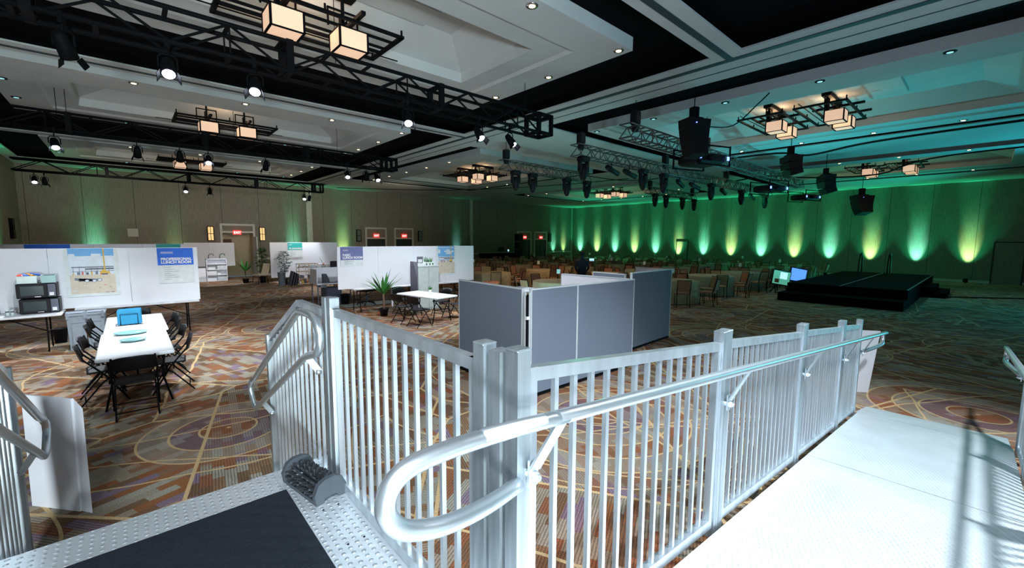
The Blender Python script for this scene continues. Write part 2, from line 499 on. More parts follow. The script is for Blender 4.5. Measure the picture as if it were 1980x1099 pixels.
RL = [(-1.86, 6.6, 4.29, 8.8), (-1.86, 6.63, 11.98, 16.5), (-1.86, 6.70, 20.4, 25.0)]
RR = [(10.4, 16.9, -1.6, 8.2), (10.05, 16.9, 12.97, 22.8), (21.75, 28.5, 13.1, 22.8), (21.9, 28.5, -1.6, 8.2)]
for q in RL + RR: raft(*q)
def void():
    b = MB(); xs_ = sorted({XE, XR} | {v for q in RL + RR for v in q[:2]}); ys_ = sorted({-9, YL} | {v for q in RL + RR for v in q[2:]})
    for x0, x1 in zip(xs_[:-1], xs_[1:]):
        run = None
        for y0, y1 in zip(ys_[:-1], ys_[1:]):
            cx, cy = (x0 + x1) / 2, (y0 + y1) / 2
            if any(q[0] < cx < q[1] and q[2] < cy < q[3] for q in RL + RR): continue
            b.quad((x0, y0, ZV), (x0, y1, ZV), (x1, y1, ZV), (x1, y0, ZV), BLACK)
    return b.build('ceiling')
struct(void())
def ceil(x, y):
    for a, c, d, e in RL + RR:
        if a < x < c and d < y < e:
            m = min(x - a, c - x, y - d, e - y)
            return H if m < .7 else (H + .045 if m < 1.2 else (5.64 + .28 * min(1, (m - 1.2) / .75)))
    for a, c, d, e in ((7.91, 9.06, -9, 27.2), (9.06, 20.9, 8.66, 12.22), (17.3, 20.9, -9, YL), (20.9, XR, 8.7, 12.5), (XE, 7.91, 3.03, 3.54), (XE, 7.91, 11.03, 11.5)):
        if a < x < c and d < y < e: return H
    return ZV
# light plaster fields and beams between the coffers
def slab(n, x0, x1, y0, y1, z=H, t=.03, m=None):
    return struct(MB().box(x0, x1, y0, y1, z, z + t, m or PLAST).build('trim_%d' % n))
slab(1, 7.91, 9.06, -9, 27.2)                      # long beam
slab(2, XE, 7.91, 3.03, 3.54)                      # cross beams on the left
slab(3, XE, 7.91, 11.03, 11.50)
slab(4, XE, 7.91, 19.75, 20.15)
slab(5, 9.06, 20.9, 8.66, 12.22)                   # wide fields on the right
slab(6, 17.3, 20.9, -9, 8.66); slab(7, 17.3, 20.9, 12.22, YL)
slab(8, 20.9, XR, 8.7, 12.5)
slab(9, 29.1, XR, -9, 8.7); slab(10, 29.1, XR, 12.5, YL)
slab(11, 9.06, 17.3, 23.4, YL); slab(12, 20.9, 29.1, 23.4, YL)
slab(13, XE, 9.06, 26.2, YL); slab(14, XE, -3.0, 6, 26.2)
slab(15, 10.4, 29.1, -9, -2.3)
# partition tracks let into the beams
struct(MB().box(8.14, 8.26, -9, 26.5, H - .012, H + .01, GROOVE).build('trim_16'))
struct(MB().box(8.62, 8.65, -9, 26.5, H - .006, H + .01, GROOVE).build('trim_17'))
struct(MB().box(XE, 8.14, 3.25, 3.36, H - .012, H + .01, GROOVE).build('trim_18'))
struct(MB().box(XE, 8.14, 11.24, 11.32, H - .012, H + .01, GROOVE).build('trim_19'))
# pilasters on the left wall
for i, (x, w) in enumerate(((8.55, .32), (21.05, .24), (33.7, .12))):
    struct(MB().box(x - w / 2, x + w / 2, YL - .1, YL, 0, H, TRIM).build('trim_%d' % (20 + i)))
# chair rail and baseboard
RAILX = [(XE, 3.8), (5.62, 8.39), (8.71, 12.0), (15.85, 20.93), (21.17, 26.05), (30.2, 33.6)]
for i, (a, c) in enumerate(RAILX):
    struct(MB().box(a, c, YL - .05, YL, .98, 1.08, TRIM).build('trim_%d' % (25 + i)))
struct(MB().box(XR - .02, XR, -9, YL - .02, 0, .14, TRIM).build('baseboard_right'))
b = MB()
for a, c in RAILX: b.box(a, c, YL - .02, YL, 0, .14, TRIM)
struct(b.build('baseboard_left'))

# doors
def door(n, x0, x1, ztop, transom, opened=False):
    t = bpy.data.objects.new('door_%d' % n, None); COL.objects.link(t); t.location = (x0, YL, 0); struct(t)
    w = x1 - x0; f = .11
    b = MB()
    b.box(-f, 0, -.05, .02, 0, ztop, TRIM); b.box(w, w + f, -.05, .02, 0, ztop, TRIM)
    b.box(-f, w + f, -.05, .02, ztop, ztop + f, TRIM)
    b.box(0, w, -.05, .02, transom, transom + .1, TRIM)
    b.build('door_frame', t)
    MB().box(0, w, .03, .06, transom + .1, ztop, WALL).build('transom_panel', t)
    if opened:
        b = MB(); b.box(.0, w, .9, .95, 0, 2.5, ROOMB); b.box(-.02, .0, .18, .95, 0, 2.5, ROOMB); b.box(w, w + .02, .18, .95, 0, 2.5, ROOMB)
        b.box(0, w, .18, .95, 2.5, 2.52, ROOMB); b.build('corridor_alcove', t)
        MB().box(.03, .55, .86, .9, 1.4, 2.15, WOODD).build('notice_board', t)
        q = MB(); q.box(w - .05, w, -1.1, -.06, 0.03, 2.28, GREYT); q.build('door_leaf', t)
    else:
        for a, c in ((.01, w / 2 - .01), (w / 2 + .01, w - .01)):
            l = MB().box(a, c, .04, .09, .02, transom, DOORM)
            l.box(a + .1, c - .1, .02, .04, 1.15, transom - .2, DOORM); l.box(a + .1, c - .1, .02, .04, .2, 1.0, DOORM)
            lf = l.build('door_leaf', t)
            MB().box((c if a < .1 else a) - .05, (c if a < .1 else a) + .02, -.01, .04, 1.0, 1.04, CHR).build('push_bar', lf)
    return t
door(1, 3.98, 5.45, 2.9, 2.5, True)
door(2, 12.22, 13.55, 2.88, 2.2); door(3, 14.35, 15.65, 2.88, 2.2)
door(4, 26.3, 27.85, 2.85, 2.2); door(5, 28.45, 29.95, 2.85, 2.2)
def side_door(n, y0, y1, z):
    t = bpy.data.objects.new('door_%d' % n, None); COL.objects.link(t); t.location = (XR, y0, 0); struct(t)
    MB().box(-.03, -.005, 0, y1 - y0, .0, z, WALL).build('door_leaf', t)
    w = y1 - y0
    b = MB(); b.box(-.05, -.002, -.06, 0, 0, z, DOORM); b.box(-.05, -.002, w, w + .06, 0, z, DOORM); b.box(-.05, -.002, -.06, w + .06, z, z + .06, DOORM)
    b.build('door_frame', t)
side_door(6, 16.25, 17.15, 2.1); side_door(7, -1.3, -.3, 2.15)

def exit_sign(x, z, lab):
    t = thing('exit_sign', lab, 'sign', (x, YL - .06, z))
    MB().bbox(-.2, .2, -.05, .01, -.12, .12, REDX, .012).build('housing', t)
    text('EXIT', .17, EXTX, (-.175, -.056, -.06), (R(90), 0, 0), 'lettering', t, .004)
exit_sign(4.67, 2.52, 'red EXIT sign above the open corridor door at left')
exit_sign(12.88, 2.43, 'red EXIT sign above the left one of the middle double doors')
exit_sign(15.0, 2.43, 'red EXIT sign above the right one of the middle double doors')
exit_sign(27.08, 2.42, 'red EXIT sign above the left one of the far corner doors')
exit_sign(29.2, 2.42, 'red EXIT sign above the right one of the far corner doors')
def sconce(loc, lit, lab, rz=0):
    t = thing('wall_sconce', lab, 'wall lamp', loc, rz)
    g = MB(); g.box(-.12, .12, -.09, 0, -.36, .36, AMB if lit else SCD); g.build('lamp_glass', t)
    b = MB()
    for x in (-.15, .12): b.box(x, x + .03, -.12, 0, -.4, .4, BLK)
    for z in (-.4, .37, -.02): b.box(-.15, .15, -.12, 0, z, z + .03, BLK)
    b.box(-.012, .012, -.1, -.09, -.37, .37, BLK)
    b.build('lamp_frame', t)
sconce((3.44, YL, 2.45), True, 'lit amber wall sconce left of the open corridor door')
sconce((5.92, YL, 2.45), True, 'lit amber wall sconce right of the open corridor door')
sconce((11.65, YL, 2.42), False, 'unlit dark wall sconce left of the middle double doors')
sconce((16.3, YL, 2.42), False, 'unlit dark wall sconce right of the middle double doors')
sconce((30.45, YL, 2.4), False, 'unlit dark wall sconce beside the far corner doors')
sconce((XE, 26.0, 2.55), True, 'lit amber wall sconce at the left edge, on the end wall', R(90))
tag(MB().bbox(-.2, .2, -.03, 0, -.2, .2, TRIM, .01).build('thermostat'), 'small pale control panel on the bare taupe wall at left', 'control panel').location = (.27, YL, 2.45)
o = MB(); o.box(-.16, .16, -.028, 0, -.14, .14, TRIM); o.build('faceplate', bpy.data.objects['thermostat'])

# ================================================================ CEILING FIXTURES
def chandelier(name_label, loc, rz, n_lan=2):
    """a pendant frame carrying two box lanterns, hung from a plate on the tray"""
    t = thing('pendant_chandelier', name_label, 'chandelier', loc, rz, None)
    zt = 5.87 - loc[2]                         # loc z is the lantern underside
    MB().bbox(-.60, .62, -.10, .10, zt - .1, zt, BLK, .01).build('ceiling_plate', t)
    zf = .31
    fr = MB()
    for y, w in ((-.52, .05), (.52, .05), (-.26, .02), (.20, .045), (.02, .018)):
        fr.box(-1.13, 1.13, y - w / 2, y + w / 2, zf, zf + .04, BLK)
    for x in (-1.13, 1.13): fr.box(x - .03, x + .03, -.55, .55, zf, zf + .04, BLK)
    for x in (-1.13, 0, 1.13):
        for y in (-.52, .52): fr.box(x - .012, x + .012, y - .012, y + .012, zf, zf + .12, BLK)
    fr.box(-1.5, 1.5, .33, .345, zf + .02, zf + .035, BLK)
    fr.build('frame', t)
    for x in (-.44, .44):
        s = MB(); s.box(x - .02, x + .02, -.02, .02, zf, zt, BLK)
        for dx in (-.22, .22): s.box(x + dx - .012, x + dx + .012, -.012, .012, zf + .1, zf + .36, BLK)
        s.box(x - .23, x + .23, -.012, .012, zf + .34, zf + .365, BLK)
        s.box(x - .045, x - .03, -.05, .05, zf, zf + .3, BLK); s.box(x + .035, x + .05, -.05, .05, zf, zf + .22, BLK)
        s.box(x - .03, x + .03, -.75, .3, zf + .04, zf + .09, BLK)
        s.build('stem', t)
        l = MB(); l.box(x - .205, x + .205, -.40, 0, .012, .27, LAMP)
        lo = l.build('lantern', t)
        e = MB(); w = .014
        for a in (x - .215, x + .215 - 2 * w):
            for c in (-.41, .01 - 2 * w): e.box(a, a + 2 * w, c, c + 2 * w, 0, .28, BLK)
            for z in (0, .28 - w): e.box(a, a + 2 * w, -.41, .01, z, z + w, BLK)
        for c in (-.41, .01 - 2 * w):
            for z in (0, .28 - w): e.box(x - .215, x + .215, c, c + 2 * w, z, z + w, BLK)
        e.box(x - .06, x + .06, -.20, -.10, .27, zf + .01, BLK)
        e.build('lantern_edging', lo)
    return t
chs = [((2.2, 6.76, 4.93), 0, 'pendant chandelier with two glowing box lanterns over the nearest coffer, top of view'),
       ((2.27, 14.36, 4.98), 0, 'pendant chandelier with two box lanterns in the second coffer at left'),
       ((2.3, 22.85, 5.08), 0, 'small pendant chandelier behind the second truss, in the far left coffer'),
       ((13.65, 4.25, 5.10), 0, 'left chandelier of the close pair in the right hand coffer'),
       ((13.65, 2.95, 5.12), 0, 'right chandelier of the close pair in the right hand coffer'),
       ((13.5, 18.5, 5.12), 0, 'farther chandelier in the middle coffer, under a tan lit tray'),
       ((13.5, 17.2, 5.12), 0, 'nearer chandelier in the middle coffer, under a tan lit tray'),
       ((25.2, 4.0, 5.12), 0, 'left one of two distant chandeliers above the green wall at right'),
       ((25.2, 2.65, 5.12), 0, 'right one of two distant chandeliers above the green wall at right'),
       ((25.1, 18.5, 5.12), 0, 'farther of two distant chandeliers in the green lit coffer'),
       ((25.1, 17.2, 5.12), 0, 'nearer of two distant chandeliers in the green lit coffer')]
for loc, rz, lab in chs:
    c = chandelier(lab, loc, rz)
    point((loc[0], loc[1], loc[2] + .60), 9 if loc[0] < 5 else 15, (1, .62, .34), .15)

def downlights():
    def one(lit):
        t = thing('ceiling_downlight', 'x', 'downlight')
        MB().lathe([(.045, -.012), (.085, -.012), (.09, 0), (.06, .0)], CHR if lit else BLK, 14).build('trim_ring', t)
        MB().lathe([(0, -.016), (.046, -.016), (.046, -.004)], DL if lit else DLC, 12).build('bulb', t)
        return t
    protos = {True: one(True), False: one(False)}; used = set()
    def put(x, y, z, lit, lab, grp):
        p = protos[lit]
        if lit in used: c = copy_tree(p, (x, y, z), None, lab, grp)
        else:
            used.add(lit); c = p; c.location = (x, y, z); c['label'] = lab; c['group'] = grp
    for k, (x0, x1, y0, y1) in enumerate(RL):
        nm = ('nearest', 'second', 'far left')[k]
        for x in (.33, 2.33, 4.35, 6.41):
            put(x, y0 + .15, H, True, 'small round downlight along the near edge of the %s coffer' % nm, 'downlights along the near edge of the %s coffer' % nm)
            if k != 0: put(x - .1, y1 - .15, H, False, 'small round downlight along the far edge of the %s coffer' % nm, 'downlights along the far edge of the %s coffer' % nm)
        for dy in (1.77, 3.4): put(6.41, y0 + dy, H, True, 'small round downlight along the right edge of the %s coffer' % nm, 'downlights along the right edge of the %s coffer' % nm)
        for dy in (1.6, 3.2): put(x0 + .2, y0 + dy, H, False, 'small round downlight along the left edge of the %s coffer' % nm, 'downlights along the left edge of the %s coffer' % nm)
    for k, (x0, x1, y0, y1) in enumerate(RR):
        nm = ('right hand', 'middle', 'distant green', 'distant blue')[k]
        ys = [y1 - .2 - 1.83 * i for i in range(5)]
        for y in ys:
            put(x0 + .17, y, H, False if k == 0 else True, 'small downlight in the left border of the %s coffer' % nm, 'downlights in the left border of the %s coffer' % nm)
            put(x1 - .25, y, H, True, 'small downlight in the right border of the %s coffer' % nm, 'downlights in the right border of the %s coffer' % nm)
        for i in (1, 2):
            xx = x0 + .2 + 2.05 * i
            put(xx, (y1 if k in (0, 3) else y0) + (-.15 if k in (0, 3) else .15), H, True, 'small downlight in the cross border of the %s coffer' % nm, 'downlights in the cross border of the %s coffer' % nm)
downlights()

# ---------------------------------------------------------------- trusses
def truss(lab, x0, x1, y, z, s, m, plates=True, pitch=.62, end=True, name='lighting_truss'):
    t = thing(name, lab, 'truss', (x0, y, z))
    L = x1 - x0; c = .029 if s > .33 else .018
    for k, (dy, dz) in enumerate(((0, 0), (s, 0), (0, s), (s, s))):
        MB().tube([(0, dy, dz), (L, dy, dz)], c, m, 6).build('chord', t)
    b = MB(); n = max(2, int(L / (2 * pitch))); p = L / n
    for i in range(n):
        a = i * p
        for dy in (0, s):
            w_ = .026 if s > .33 else .018; b.bar((a, dy, 0), (a + p / 2, dy, s), w_, w_, m); b.bar((a + p / 2, dy, s), (a + p, dy, 0), w_, w_, m)
            b.bar((a + p / 2, dy, 0), (a + p / 2, dy, s), .018, .018, m) if i % 2 else None
        for dz in (0, s):
            b.bar((a, 0, dz), (a, s, dz), .05, .02, m); b.bar((a + p / 2, 0, dz), (a + p / 2, s, dz), .05, .02, m)
    b.build('lacing', t)
    if plates:
        k = 0
        while k * 2.44 < L + .1:
            xx = max(0, L - k * 2.44)
            b = MB()
            for dy in (0, s): b.box(xx - .045, xx + .045, dy - .03, dy + .03, -.03, s + .03, m)
            for dz in (0, s): b.box(xx - .045, xx + .045, 0, s, dz - .02, dz + .02, m)
            b.build('splice_plate', t); k += 1
    if end:
        b = MB()                                    # cube shaped end block with diamond openings
        a0, a1 = L, L + s
        for q in (a0, a1):
            for dy in (0, s): b.box(q - .035, q + .035, dy - .035, dy + .035, -.03, s + .03, m)
            for dz in (0, s): b.box(q - .035, q + .035, 0, s, dz - .03, dz + .03, m)
        for dy in (0, s):
            for dz in (0, s): b.box(a0, a1, dy - .035, dy + .035, dz - .03, dz + .03, m)
        g = s * .30
        def tri(px, py, pz, ux, uy, uz, vx, vy, vz):
            b.add([(px, py, pz), (px + ux * g, py + uy * g, pz + uz * g), (px + vx * g, py + vy * g, pz + vz * g)], [(0, 1, 2)], m)
        for dy in (0, s):
            for (xx, sx) in ((a0, 1), (a1, -1)):
                for (zz, sz) in ((0, 1), (s, -1)): tri(xx, dy, zz, sx, 0, 0, 0, 0, sz)
        for xx in (a0, a1):
            for (yy, sy) in ((0, 1), (s, -1)):
                for (zz, sz) in ((0, 1), (s, -1)): tri(xx, yy, zz, 0, sy, 0, 0, 0, sz)
        b.build('corner_block', t)
    return t
truss('black box truss nearest the camera, running across the top left', -3.2, 6.72, 6.62, 4.5, .38, BLK)
truss('black box truss across the second coffer, middle one of three at left', -3.2, 6.55, 13.5, 4.5, .36, BLK)
truss('farthest black box truss, in front of the taupe wall at left', -2.7, 6.95, 22.0, 4.47, .38, BLK, end=True)
truss('silver lattice truss nearest at right, behind the big hanging speaker', 8.5, 22.0, 5.5, 4.5, .3, TRUSS2, False, .3, False, 'lattice_truss')
truss('long dark lattice truss crowded with moving heads, right of centre', 9.1, 24.4, 7.45, 4.45, .3, TRUSS2, False, .3, False, 'lattice_truss')
truss('short lattice truss with four moving heads beside the middle coffer', 9.3, 13.9, 10.7, 4.5, .3, TRUSS2, False, .3, False, 'lattice_truss')
truss('short distant lattice truss with four moving heads by the green wall', 19.5, 24.6, 11.4, 4.55, .3, TRUSS2, False, .3, False, 'lattice_truss')
def cable(pts, r, lab, name='power_cable'):
    P = [Vector(p) for p in pts]; out = []
    for i in range(len(P) - 1):
        p0, p1, p2, p3 = P[max(i - 1, 0)], P[i], P[i + 1], P[min(i + 2, len(P) - 1)]
        for k in range(6):
            t = k / 6
            out.append(.5 * ((2 * p1) + (p2 - p0) * t + (2 * p0 - 5 * p1 + 4 * p2 - p3) * t * t + (3 * p1 - p0 - 3 * p2 + p3) * t ** 3))
    out.append(P[-1])
    return tag(MB().tube(out, r, BLKP, 6).build(name), lab, 'cable')
# hoists that carry the trusses
def hoist(x, y, z, lab, grp, ztop=ZV):
    t = thing('chain_hoist', lab, 'hoist', (x, y, z), 0, grp)
    ztop = ceil(x, y) + .03
    MB().bbox(-.1, .1, -.09, .09, 0, .3, BLKP, .02).lathe([(.07, -.16), (.09, -.1), (.09, 0)], BLKP, 8).build('motor_body', t)
    MB().tube([(0, 0, .28), (0, 0, ztop - z - .02)], .009, BLK, 5).build('chain', t)
for (x, y, z) in ((8.9, 5.65, 4.85), (12.6, 5.65, 4.85), (9.35, 7.6, 4.8), (13.9, 7.6, 4.8), (19, 7.6, 4.8), (9.5, 10.85, 4.85), (13.7, 10.85, 4.85), (19.7, 11.55, 4.88), (24.3, 11.55, 4.88)):
    lab = 'black chain hoist holding up a lattice truss at right'
    hoist(x, y, z, lab, 'chain hoists on the lattice trusses', H + .2)
for x, y, z in ((-2.6, 6.62, 4.88), (2.6, 7.0, 4.88), (6.3, 6.62, 4.88), (-.95, 13.86, 4.86), (-.80, 13.86, 4.86), (2.3, 13.5, 4.86), (5.1, 13.86, 4.86), (6.4, 13.86, 4.86), (-2.4, 22.38, 4.85), (2.2, 22.38, 4.85), (5.1, 22.38, 4.85), (6.9, 22.38, 4.85)):
    tag(MB().tube([(x, y, z - .03), (x, y, ceil(x, y) + .005)], .006, BLK, 5).build('suspension_wire'), 'thin dark wire hanging from a left hand coffer', 'wire', 'thin wires under the left coffers')

# lamps on the black trusses
def fixture_proto(kind):
    t = thing('stage_light', 'x', 'stage light')
    # built hanging from z=0 (clamp), the barrel points along +Y local and down
    MB().box(-.02, .02, -.03, .03, -.08, .03, BLK).tube([(0, 0, -.07), (0, 0, -.16)], .012, BLK, 6).build('clamp', t)
    yk = MB()
    yk.tube([(-.09, 0, -.31), (-.09, 0, -.2), (-.06, 0, -.16), (.06, 0, -.16), (.09, 0, -.2), (.09, 0, -.31)], .011, BLK, 6)
    yk.build('yoke', t)
    b = MB()
    d = Vector((0, .62, -.78)).normalized(); c = Vector((0, 0, -.30))
    L = .13
    pts = [c - d * L, c - d * (L * .7), c + d * (L * .2), c + d * L]
    b.tube(pts, [.045, .062, .075, .078], BLK, 12)
    b.build('barrel', t)
    a = d.cross(Vector((1, 0, 0))).normalized(); f = c + d * (L + .003)
    vs = [f + Vector((1, 0, 0)) * (.064 * math.cos(k * math.pi / 6)) + a * (.064 * math.sin(k * math.pi / 6)) for k in range(12)]
    MB().add(vs, [tuple(range(12))], LENS if kind else GLEAM).build('lens', t)
    for sx in (-1, 1):
        bd = MB()
        e = f + Vector((sx * .075, 0, 0)); k = e + d * .09 + Vector((sx * .035, 0, 0)); w = Vector((sx * .004, 0, 0)); q = a * .06
        bd.add([e + q, e - q, k - q, k + q, e + q + w, e - q + w, k - q + w, k + q + w], [(0, 1, 2, 3), (7, 6, 5, 4), (0, 4, 5, 1), (2, 6, 7, 3)], BLK)
        bd.build('barn_door', t)
    return t
LIT = fixture_proto(True); DIM = fixture_proto(False); fu = set()
def fixture(x, y, z, yaw, lit, lab, target=None, watts=0, deg=55):
    p = LIT if lit else DIM
    if lit in fu: c = copy_tree(p, (x, y, z), yaw, lab)
    else:
        fu.add(lit); c = p; c.location = (x, y, z); c.rotation_euler = (0, 0, yaw); c['label'] = lab
    if target:
        dx, dy = target[0] - x, target[1] - y
        dl = math.hypot(dx, dy) or 1
        spot((x + dx / dl * .2, y + dy / dl * .2, z - .46), target, watts * .85, (.86, .92, 1), deg, .6, .05)
    return c
TC = R(180) + math.atan2(-1, 0) * 0     # the barrel points along +Y; turn it towards the camera side with yaw 180
def yawto(x, y, tx, ty): return math.atan2(-(tx - x), (ty - y))
F = [ # x, y, z, look-at, lit, label, spot target, watts
 (-.35, 6.62, 4.5, (1.2, 10), 0, 'unlit black stage light nearest the left edge on the nearest truss', (-.5, 10.5, .7), 300),
 (.50, 6.62, 4.5, (.3, 3), 1, 'bright multi-lamp stage light on the nearest truss, second from the left', (0, 9.2, .7), 420),
 (1.40, 6.62, 4.5, (.2, 3.2), 1, 'narrow glowing stage light on the nearest truss, third from the left', (1.6, 9.6, .5), 420),
 (3.62, 6.62, 4.5, (1.2, 1.5), 1, 'bright round stage light on the nearest truss, right of the hanging lanterns', (5.7, 10.6, .8), 520),
 (5.10, 6.62, 4.5, (5.1, 2.5), 1, 'glowing stage light on the nearest truss, left of its last pair', (6.6, 4.6, .8), 300),
 (5.90, 6.62, 4.5, (6.8, 3.0), 1, 'glowing stage light at the corner end of the nearest truss', (6.2, 9.8, .6), 420),
 (-1.0, 13.5, 4.5, (-.2, 9), 1, 'bright stage light at the left end of the middle black truss', (-1.2, 11.4, 1.2), 420),
 (.33, 13.5, 4.5, (.3, 18), 0, 'dark stage light with two small gleams on the middle black truss', (.6, 18.0, 1.2), 260),
 (1.12, 13.5, 4.5, (1.6, 18), 0, 'tilted dark stage light in front of the farther lanterns', None, 0),
 (1.70, 13.5, 4.5, (1.2, 10), 1, 'small glowing stage light just right of the tilted one on the middle truss', (.3, 11.4, 1.3), 420),
 (3.00, 13.5, 4.5, (3.2, 18), 0, 'dark stage light above the beige chair, middle black truss', None, 0),
 (5.25, 13.5, 4.5, (4.0, 9), 1, 'bright stage light near the right end of the middle truss', (5.4, 11.4, 1.3), 450),
 (5.85, 13.5, 4.5, (7.2, 18), 0, 'dark stage light beside the end of the middle black truss', (6.2, 20.5, 1.2), 500),
 (6.22, 13.5, 4.5, (6.0, 9), 1, 'glowing stage light at the very end of the middle black truss', (7.8, 11.3, 1.3), 450),
 (-2.2, 22.0, 4.47, (-1.5, 15), 1, 'bright stage light at the far left end of the farthest truss', (-1.6, 18.6, 1.4), 300),
 (-2.0, 22.4, 4.47, (-2, 26), 0, 'dark twin stage light beside the lit one on the farthest truss', None, 0),
 (1.93, 22.0, 4.47, (1.3, 14), 1, 'bright stage light at the middle of the farthest truss', (.6, 18.6, 1.4), 300),
 (2.74, 22.0, 4.47, (3.2, 26), 0, 'dark upright stage light above the shelf unit, farthest truss', (3.2, 25.2, .3), 500),
 (6.45, 22.0, 4.47, (5.0, 15), 1, 'bright stage light by the pilaster, farthest truss', (6.6, 19.8, .8), 400),
 (6.80, 22.4, 4.47, (7, 26), 0, 'dark slim stage light in front of the pilaster', (6.6, 23.0, 1.0), 600)]
for x, y, z, la, lit, lab, tg, w in F:
    fixture(x, y, z, yawto(x, y, *la), bool(lit), lab, tg, w, 70 if y < 20 else 46)

# moving heads, profile lamps and speakers at right
def mover():
    t = thing('moving_head_light', 'x', 'stage light')
    MB().bbox(-.17, .17, -.12, .12, -.14, 0, BLKP, .03).build('base', t)
    for sx in (-1, 1): MB().bbox(sx * .15 - .035, sx * .15 + .035, -.06, .06, -.42, -.12, BLKP, .015).build('yoke_arm', t)
    MB().lathe([(0, -.66), (.055, -.64), (.10, -.55), (.125, -.42), (.13, -.32), (.10, -.22), (.05, -.19), (0, -.18)], BLKP, 12).build('head', t)
    return t
def profile():
    t = thing('profile_light', 'x', 'stage light')
    MB().tube([(0, 0, 0), (0, 0, -.18)], .012, BLK, 6).build('clamp', t)
    MB().tube([(-.22, 0, -.14), (-.1, 0, -.18), (.05, 0, -.23), (.28, 0, -.30)], [.06, .09, .07, .075], BLKP, 10).build('barrel', t)
    return t
MV, PF = mover(), profile(); first = {0: True, 1: True}
def place(kind, x, y, z, lab, grp, rz=0):
    p = (MV, PF)[kind]
    if first[kind]:
        first[kind] = False; p.location = (x, y, z); p.rotation_euler = (0, 0, rz); p['label'] = lab; p['group'] = grp; return
    copy_tree(p, (x, y, z), rz, lab, grp)
for x in (9.8, 10.6, 12.4, 13.6): place(0, x, 10.71, 4.485, 'dark moving head hanging from the short truss in the middle coffer', 'moving heads in the middle coffer')
for x in (9.3, 12.3, 13.6, 17.3, 20.4, 23.4): place(0, x, 7.46, 4.435, 'dark moving head hanging from the long crowded truss', 'moving heads on the long truss')
for x in (10.6, 11.5, 14.7, 15.8, 18.4, 21.6): place(1, x, 7.46, 4.435, 'black tubular profile lamp slung under the long crowded truss', 'profile lamps on the long truss', random.uniform(-.3, .3))
for x in (20.0, 21.1, 22.9, 24.3): place(0, x, 11.41, 4.535, 'small dark moving head on the distant short truss by the green wall', 'moving heads on the distant truss')

def array(lab, loc, n, w, h, curve, rz, k_=1.0):
    t = thing('line_array_speaker', lab, 'loudspeaker', loc, rz)
    b = MB(); b.box(-w * .28, w * .28, -.1 * k_, .1 * k_, 0, .05, BLK); b.box(-.07 * k_, .07 * k_, -.07 * k_, .07 * k_, .04, .26 * k_, BLK); b.build('rigging_frame', t)
    z = 0; y = 0; F_, B_ = .16 * k_, .20 * k_
    for i in range(n):
        a = R(curve * i); dy, dz = math.sin(a), math.cos(a)
        y1, z1 = y - h * dy, z - h * dz
        w0 = w * (1 - .10 * i); w1 = w * (1 - .10 * (i + .8))
        P0 = [(y + F_ * dz, z - F_ * dy), (y - B_ * dz, z + B_ * dy * .6)]; P1 = [(y1 + F_ * dz, z1 - F_ * dy), (y1 - B_ * dz, z1 + B_ * dy * .6)]
        vs = [(sx * ww / 2, p[0], p[1]) for pp, ww in ((P0, w0), (P1, w1)) for p in pp for sx in (-1, 1)]
        MB().add(vs, [(0, 1, 3, 2), (4, 6, 7, 5), (0, 4, 5, 1), (2, 3, 7, 6), (0, 2, 6, 4), (1, 5, 7, 3)], BLKP).build('cabinet', t)
        y, z = y1, z1
    MB().tube([(0, 0, .2 * k_), (0, 0, ceil(loc[0], loc[1]) - loc[2] + .01)], .01, BLK, 5).build('chain', t)
    MB().lathe([(0, -.01), (.012, -.01), (.012, .01)], STAT, 6, (-.1 * k_, -B_ - .01, -.1)).build('status_light', t)
    return t
array('large curved black line array speaker hanging at right of centre', (9.05, 4.34, 4.72), 4, .54, .19, 4, R(-25))
array('dark hanging speaker behind the truss, left one of the distant three', (14.6, 4.05, 4.66), 3, .62, .18, 10, R(40))
array('dark hanging speaker with a pointed side, middle one of the distant three', (19.4, 4.2, 4.62), 3, .72, .22, 12, R(35))
array('lone hanging speaker in front of the green wall, right of the others', (26.0, 4.15, 4.35), 4, .85, .22, 8, R(-40), 1.3)
def projector(loc, lab):
    t = thing('ceiling_projector', lab, 'projector', loc, R(-20))
    MB().bbox(-.42, .42, -.38, .38, 0, .24, BLKP, .05).build('body', t)
    MB().tube([(-.1, -.37, .12), (-.1, -.52, .12)], .08, BLKP, 12).build('projector_lens', t)
    b = MB()
    for x in (-.5, .5):
        for y in (-.4, .4): b.box(x - .015, x + .015, y - .015, y + .015, -.06, .42, BLK)
    for z in (-.06, .38):
        for y in (-.4, .4): b.box(-.5, .5, y - .015, y + .015, z, z + .03, BLK)
    b.build('cage', t)
    for x in (-.44, .44): MB().box(x - .03, x + .03, -.42, -.40, .08, .17, STAT).build('status_light', t)
projector((10.7, 4.9, 4.05), 'caged black projector with blue lights under the big hanging speaker')
projector((18.4, 5.75, 4.05), 'caged black projector between the long truss and the silver truss')
projector((23.1, 5.75, 4.05), 'farthest caged projector, just above the green wall top')
cable([(17.1, -6, 5.3), (17.1, -1, 5.28), (17.1, 2.5, 5.22), (17.1, 4.2, 5.05), (17.1, 5.2, 5.25), (17.1, 8, 5.28)], .035, 'thick dark cable run sagging under the ceiling beam at right')
cable([(21.5, -6, 5.2), (21.5, 1, 5.2), (21.5, 3.0, 4.75), (21.0, 5.0, 4.78), (20.5, 6.5, 4.95), (20, 7.6, 4.8)], .03, 'dark cable looping from the far ceiling to the trusses')
cable([(9.2, 4.2, 4.6), (10.2, 4.0, 4.75), (10.5, 3.6, 5.2), (10.52, 3.4, 5.38)], .014, 'thin black cable rising from the big hanging speaker to the ceiling')
cable([(13.9, 10.9, 4.75), (15.0, 10.2, 4.62), (16.2, 9.6, 4.7), (17.2, 9.0, 4.85), (18, 7.8, 4.7)], .018, 'black cable hanging in a bow between two lattice trusses')
